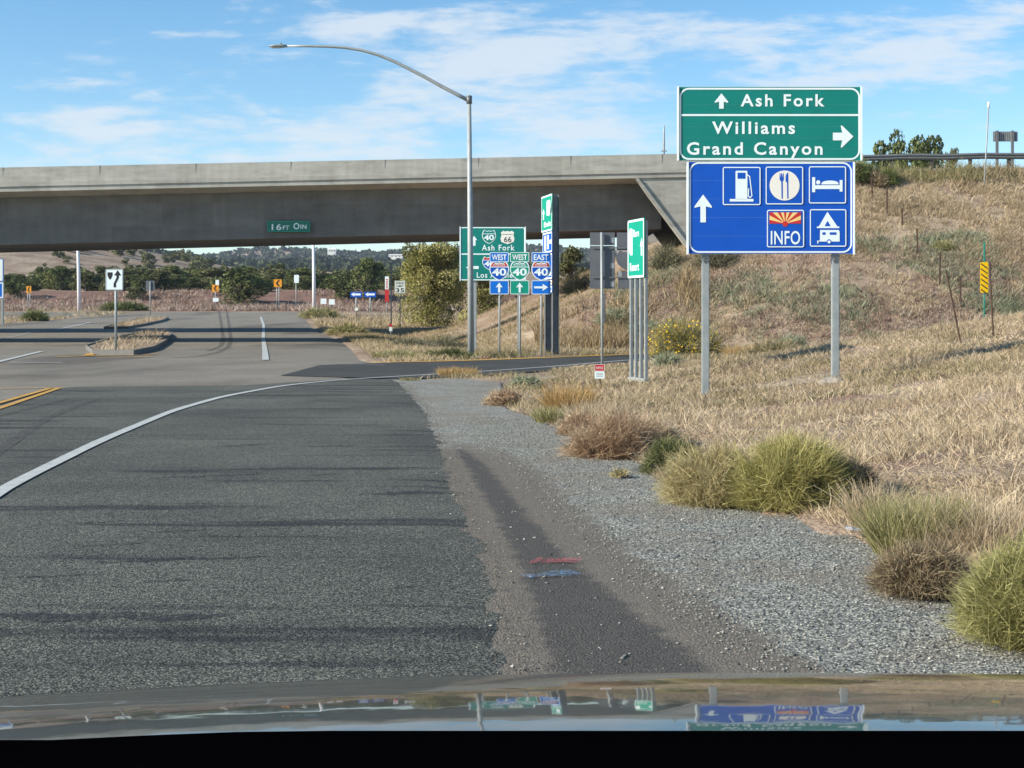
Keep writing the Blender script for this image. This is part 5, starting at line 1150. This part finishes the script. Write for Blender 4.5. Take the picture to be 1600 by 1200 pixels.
# ------------------------------------------------------------------ fence posts
FG = 'steel fence posts climbing the embankment'
fp = [(1341,273,306,70),(1363,283,315,69),(1386,289,329,67.5),(1410,308,334,66.5),(1434,325,367,64),(1468,346,397,61.5),(1501,364,409,60),(1580,441,497,55),(1122,398,425,66)]
bmp = bmesh.new(); tube(bmp, [(0,0,-.3),(.01,0,1.35)], .022, 6); bx(bmp, -.035,.035,-.008,.008,0,1.3); mp_ = bpy.data.meshes.new('fence_post'); bmp.to_mesh(mp_); bmp.free(); mp_.materials.append(M['post_brown'])
ords = ['topmost','second','third','fourth','fifth','sixth','seventh','last and lowest']
for i, (px, a, b_, Y) in enumerate(fp):
    x = PX(px,Y); o = bpy.data.objects.new('fence_post', mp_); COL.objects.link(o); o.location = (x,Y,zt1(x,Y)); o.scale = (1.0,1.0,(b_-a)/F*Y/1.3); o.rotation_euler = (0,random.uniform(-.03,.03),0)
    tag(o, ('%s rusty post counted down the embankment fence from the guardrail' % ords[i]) if i < 8 else 'short rusty post just below the left corner of the big sign', 'fence post', FG)
def tpost(xb, yb, xt, yt, Y, label):
    x = PX(xb,Y); z = PZ(yb,Y); r = empty('fence_post', (x,Y,z), 0, label, 'fence post', 'rusty posts on the mound')
    dx = PX(xt,Y)-x; h = PZ(yt,Y)-z
    bm = bmesh.new(); tube(bm, [(-dx*.15,0,-h*.15),(dx,0,h)], .017, 6); bm_obj('shaft', bm, M['post_brown'], r)
    bm = bmesh.new(); tube(bm, [(dx*.97,0,h*.97),(dx,0,h+.004)], .021, 8); bm_obj('cap', bm, M['wood_dark'], r)
tpost(1500,531,1478,422,27,'leaning rusty fence post on the mound'); tpost(1552,525,1546,409,27,'nearly upright rusty fence post right of the striped marker')

# litter, rocks
def rock(px, py, Y, w, label, mat='rock', name='rock', cat='rock'):
    x = PX(px,Y); z = zt1(x,Y); bm = bmesh.new(); bmesh.ops.create_icosphere(bm, subdivisions=2, radius=1)
    for v in bm.verts: v.co *= 1+random.uniform(-.18,.18); v.co = Vector((v.co.x*w*.5, v.co.y*w*.4, v.co.z*w*.2+.01))
    o = bm_obj(name, bm, M[mat]); o.location = (x,Y,z+w*.04); tag(o, label, cat)
rock(1300,0,23.0,.42,'pale flat stone at the foot of the big sign post'); rock(1128,0,36,.3,'small pale stone near the gold grass')
def scrap(px, py, Y, w, label, mat='litter', z=None):
    x = PX(px,Y); zb = zt1(x,Y); bm = bmesh.new(); nx = 7; rows = []
    for i in range(nx): rows.append([bm.verts.new(((i/(nx-1)-.5)*w+random.uniform(-.01,.01), (j-.5)*w*.3+random.uniform(-.02,.02)*w, .02+random.uniform(0,.12)*w)) for j in range(3)])
    for i in range(nx-1):
        for j in range(2): bm.faces.new((rows[i][j],rows[i+1][j],rows[i+1][j+1],rows[i][j+1]))
    bmesh.ops.solidify(bm, geom=bm.faces[:], thickness=.002)
    o = bm_obj('litter', bm, M[mat]); o.location = (x,Y,zb); tag(o, label, 'litter')
scrap(1350,0,9.1,.20,'white plastic scrap beside the brown tumbleweed'); scrap(760,0,45,.35,'red and white scrap by the lamp post base','red'); scrap(1103,0,9.0,.05,'tiny white scrap on the open gravel'); scrap(672,0,105,.9,'crumpled white litter high on the far verge')
scrap(1085,0,11.9,.10,'small pink scrap in front of the pale tumbleweed','paint_red')

# ------------------------------------------------------------------ our car
def car():
    root = empty('car', (.25,0,0), 0, 'dark car whose glossy hood mirrors the signs above a black dashboard', 'car'); cx = .25
    m, n = newmat('hood_paint'); b_ = n('ShaderNodeBsdfPrincipled', i_Roughness=.25, i_Metallic=.0); b_.inputs['Base Color'].default_value = (.018,.020,.023,1)
    b_.inputs['Coat Weight'].default_value = .85; b_.inputs['Coat Roughness'].default_value = .032; b_.inputs['Coat IOR'].default_value = 1.5; b_.inputs['Coat Tint'].default_value = (.86,.80,.70,1)
    nz = n('ShaderNodeTexNoise', i_Scale=500); rp = ramp(n, [(.4,(.026,.025,.023)),(.6,(.038,.036,.033))]); n.l(nz.outputs[0], rp.inputs[0]); n.l(rp.outputs[0], b_.inputs['Base Color'])
    nw = n('ShaderNodeTexNoise', i_Scale=5, i_Detail=3); tcw = n('ShaderNodeTexCoord'); n.l(tcw.outputs['Object'], nw.inputs['Vector']); bw_ = n('ShaderNodeBump', i_Strength=.10, i_Distance=.01); n.l(nw.outputs['Fac'], bw_.inputs['Height']); n.l(bw_.outputs[0], b_.inputs['Coat Normal'])
    o = n('ShaderNodeOutputMaterial'); n.l(b_.outputs[0], o.inputs[0]); M['hood'] = m
    ds = []; hs = []; d = 1.0; h = .4287-.5*math.tan(R(2.6)); ds.append(d); hs.append(h)
    while d < 2.62:
        t_ = 1.9+2.8*(d-1.0) if d < 1.5 else 3.3+16*(d-1.5)
        if d > 2.2: t_ = 14.5+150*(d-2.2)
        h += .02*math.tan(R(min(t_,75))); d += .02; ds.append(d); hs.append(h)
    xs = np.linspace(-1.12,1.0,67); V = []
    for d, h in zip(ds, hs):
        for x in xs:
            X = x+cx; dr = .030*((.30-X)/.95)**2 if X < .30 else .012*((.30-X)/.95)**2
            V.append((x, d, EYE-h-dr))
    me = build_mesh('hood', V, grid_faces(len(ds), len(xs))); link('hood', me, M['hood'], root, smooth=True)
    M['dash'] = paint('dash', (.0012,.0012,.0015), rough=1, spec=.0)
    xs = np.linspace(-.75,.75,31); V = []
    prof = [(.30,.30),(.45,.262),(.60,.2385),(.74,.2262),(.80,.2267),(.83,.245),(.84,.42)]
    for dd, hh in prof:
        for x in xs:
            X = x+cx; V.append((x, dd, EYE-hh-.005*min(1,max(0,(-.10-X)/.14))**2))
    me = build_mesh('dashboard', V, grid_faces(len(prof), len(xs))); link('dashboard', me, M['dash'], root, smooth=True)
    box_part('cowl', (-.8,.8,.845,1.02,.62,.955), M['dash'], root)
    for s_ in (-1,1):
        box_part('door', (s_*.93-.03, s_*.93+.03, -1.1, .85, .3, 1.0), M['hood'], root, .01)
        tube_part('windshield_pillar', [(s_*.80,.95,.98),(s_*.66,.30,1.52)], .03, M['dash'], root); tube_part('door_pillar', [(s_*.84,-.35,1.0),(s_*.68,-.35,1.55)], .035, M['dash'], root)
        tube_part('rear_pillar', [(s_*.84,-1.1,1.0),(s_*.66,-1.1,1.55)], .035, M['dash'], root)
        for yy in (1.75, -1.2):
            bm = bmesh.new(); tube(bm, [(s_*.80-.1,yy,.33),(s_*.80+.1,yy,.33)], .33, 24); w_ = bm_obj('wheel', bm, M['tyre'], root, False)
    bm = bmesh.new(); bx(bm, -.72,.72,-1.6,.30,1.56,1.62); bmesh.ops.bevel(bm, geom=bm.edges[:], offset=.02, segments=2, affect='EDGES'); bm_obj('roof', bm, M['hood'], root)
    box_part('bumper', (-.9,.9,2.30,2.42,.3,.62), M['hood'], root, .03); box_part('rear_seat', (-.7,.7,-1.4,-1.2,.5,1.2), M['dash'], root, .02); box_part('floor_pan', (-.9,.9,-2.0,2.28,.28,.34), M['dash'], root)
car()

# ------------------------------------------------------------------ world, sun, camera
SUN_EL, SUN_AZ = 28, 20          # azimuth: degrees that the light swings away from +X towards +Y
w = bpy.data.worlds.new('World'); sc.world = w; w.use_nodes = True
nt = w.node_tree; nt.nodes.clear()
def nn(t, **kw):
    n_ = nt.nodes.new(t)
    for k, v in kw.items():
        if k.startswith('i_'): n_.inputs[k[2:]].default_value = v
        else: setattr(n_, k, v)
    return n_
def math_(op, a, b=None, c=None):
    n_ = nn('ShaderNodeMath', operation=op)
    for i, v in enumerate((a, b, c)):
        if v is None: continue
        if isinstance(v, (int, float)): n_.inputs[i].default_value = v
        else: nt.links.new(v, n_.inputs[i])
    return n_.outputs[0]
sky = nn('ShaderNodeTexSky', sky_type='NISHITA', sun_disc=False, sun_elevation=R(SUN_EL), sun_rotation=R(270-SUN_AZ), altitude=1600, air_density=1.0, dust_density=.6, ozone_density=1.2)
tc = nn('ShaderNodeTexCoord'); sx = nn('ShaderNodeSeparateXYZ'); nt.links.new(tc.outputs['Generated'], sx.inputs[0])
hy = math_('MAXIMUM', math_('ABSOLUTE', sx.outputs[1]), .05)
az = math_('DIVIDE', sx.outputs[0], hy); el = math_('DIVIDE', sx.outputs[2], hy)
cv = nn('ShaderNodeCombineXYZ'); nt.links.new(az, cv.inputs[0]); nt.links.new(el, cv.inputs[1])
blobs = [(560,42,105,14,1.05),(165,88,62,13,.75),(325,52,70,10,.5),(130,136,120,20,.5),(105,182,80,17,.85),(165,206,60,8,.7),(70,240,170,26,.6),(400,222,230,28,.6),(390,138,70,10,.5),(700,92,110,24,.7),
 (850,48,250,38,.8),(1020,112,330,36,.5),(1270,55,240,26,.42),(1490,74,150,30,.85),(680,178,260,40,.6),(930,200,240,34,.5),(1330,130,160,20,.45),(1560,150,60,10,.5),(1520,190,120,12,.45),(440,250,160,10,.6),(1260,150,60,20,.4),(1560,20,90,24,.6),(900,235,200,20,.5)]
dens = None
for cx, cy, rx, ry, st in blobs:
    u_, v_ = (cx-800)/F, (HY-cy)/F
    mp = nn('ShaderNodeMapping', vector_type='TEXTURE'); mp.inputs['Location'].default_value = (u_, v_, 0); mp.inputs['Scale'].default_value = (rx/F*1.25, ry/F*1.35, 1); mp.inputs['Rotation'].default_value = (0,0,.03)
    nt.links.new(cv.outputs[0], mp.inputs[0]); vl = nn('ShaderNodeVectorMath', operation='DOT_PRODUCT'); nt.links.new(mp.outputs[0], vl.inputs[0]); nt.links.new(mp.outputs[0], vl.inputs[1])
    e = math_('MULTIPLY', math_('EXPONENT', math_('MULTIPLY', vl.outputs['Value'], -.9)), st)
    dens = e if dens is None else math_('ADD', dens, e)
sc_ = nn('ShaderNodeMapping'); sc_.inputs['Scale'].default_value = (11, 46, 1); sc_.inputs['Rotation'].default_value = (0,0,-.04); nt.links.new(cv.outputs[0], sc_.inputs[0])
nz = nn('ShaderNodeTexNoise', i_Scale=1.0, i_Detail=9, i_Roughness=.58, i_Distortion=.35); nt.links.new(sc_.outputs[0], nz.inputs['Vector'])
nz2 = nn('ShaderNodeTexNoise', i_Scale=3.5, i_Detail=6, i_Roughness=.6); nt.links.new(sc_.outputs[0], nz2.inputs['Vector'])
q = math_('ADD', math_('MULTIPLY', math_('SUBTRACT', nz.outputs['Fac'], .5), 3.2), math_('MULTIPLY', math_('SUBTRACT', nz2.outputs['Fac'], .5), 1.5))
d_ = math_('ADD', math_('SUBTRACT', dens, .46), q)
mr = nn('ShaderNodeMapRange', interpolation_type='SMOOTHSTEP'); mr.inputs['From Min'].default_value = -.15; mr.inputs['From Max'].default_value = .95; mr.inputs['To Max'].default_value = .76
nt.links.new(d_, mr.inputs['Value'])
hsv = nn('ShaderNodeHueSaturation'); hsv.inputs['Saturation'].default_value = 1.28; hsv.inputs['Hue'].default_value = .494; hsv.inputs['Value'].default_value = .98; nt.links.new(sky.outputs[0], hsv.inputs['Color'])
mix = nn('ShaderNodeMix', data_type='RGBA'); nt.links.new(mr.outputs[0], mix.inputs[0]); nt.links.new(hsv.outputs[0], mix.inputs[6]); mix.inputs[7].default_value = (4.4,4.75,5.1,1)
bg = nn('ShaderNodeBackground'); bg.inputs['Strength'].default_value = .118; nt.links.new(mix.outputs[2], bg.inputs[0])
wo = nn('ShaderNodeOutputWorld'); nt.links.new(bg.outputs[0], wo.inputs[0])

sl = bpy.data.lights.new('sun', 'SUN'); sl.energy = 5.0; sl.angle = R(.5); sl.color = (1,.92,.79)
so = bpy.data.objects.new('sun', sl); COL.objects.link(so)
a, e = R(SUN_AZ), R(SUN_EL); dvec = Vector((math.cos(a)*math.cos(e), math.sin(a)*math.cos(e), -math.sin(e)))
so.rotation_euler = dvec.to_track_quat('-Z','Y').to_euler()

# haze
HAZE = True
if HAZE:
    bm = bmesh.new(); bx(bm, -1500, 1500, -60, 2150, -4, 112); m, n = newmat('haze_air')
    pv = n('ShaderNodeVolumePrincipled', i_Density=.00012); pv.inputs['Color'].default_value = (.72,.83,.97,1); pv.inputs['Anisotropy'].default_value = .2
    o = n('ShaderNodeOutputMaterial'); n.l(pv.outputs[0], o.inputs['Volume']); ho = bm_obj('haze', bm, m); tag(ho, 'thin pale haze in the distant air', 'haze', kind='stuff')

cam = bpy.data.cameras.new('camera'); co = bpy.data.objects.new('camera', cam); COL.objects.link(co)
co.location = (0,0,EYE); co.rotation_euler = (R(90),0,0); cam.sensor_width = 36; cam.lens = F/1600*36; cam.shift_y = -110/1600; cam.clip_start = .05; cam.clip_end = 8000
sc.camera = co
sc.view_settings.view_transform = 'Standard'; sc.view_settings.look = 'None'; sc.view_settings.exposure = 0.66; sc.view_settings.gamma = 1
sc.cycles.max_bounces = 6; sc.cycles.volume_bounces = 0; sc.cycles.transparent_max_bounces = 6; sc.cycles.use_denoising = True
sc.render.film_transparent = False
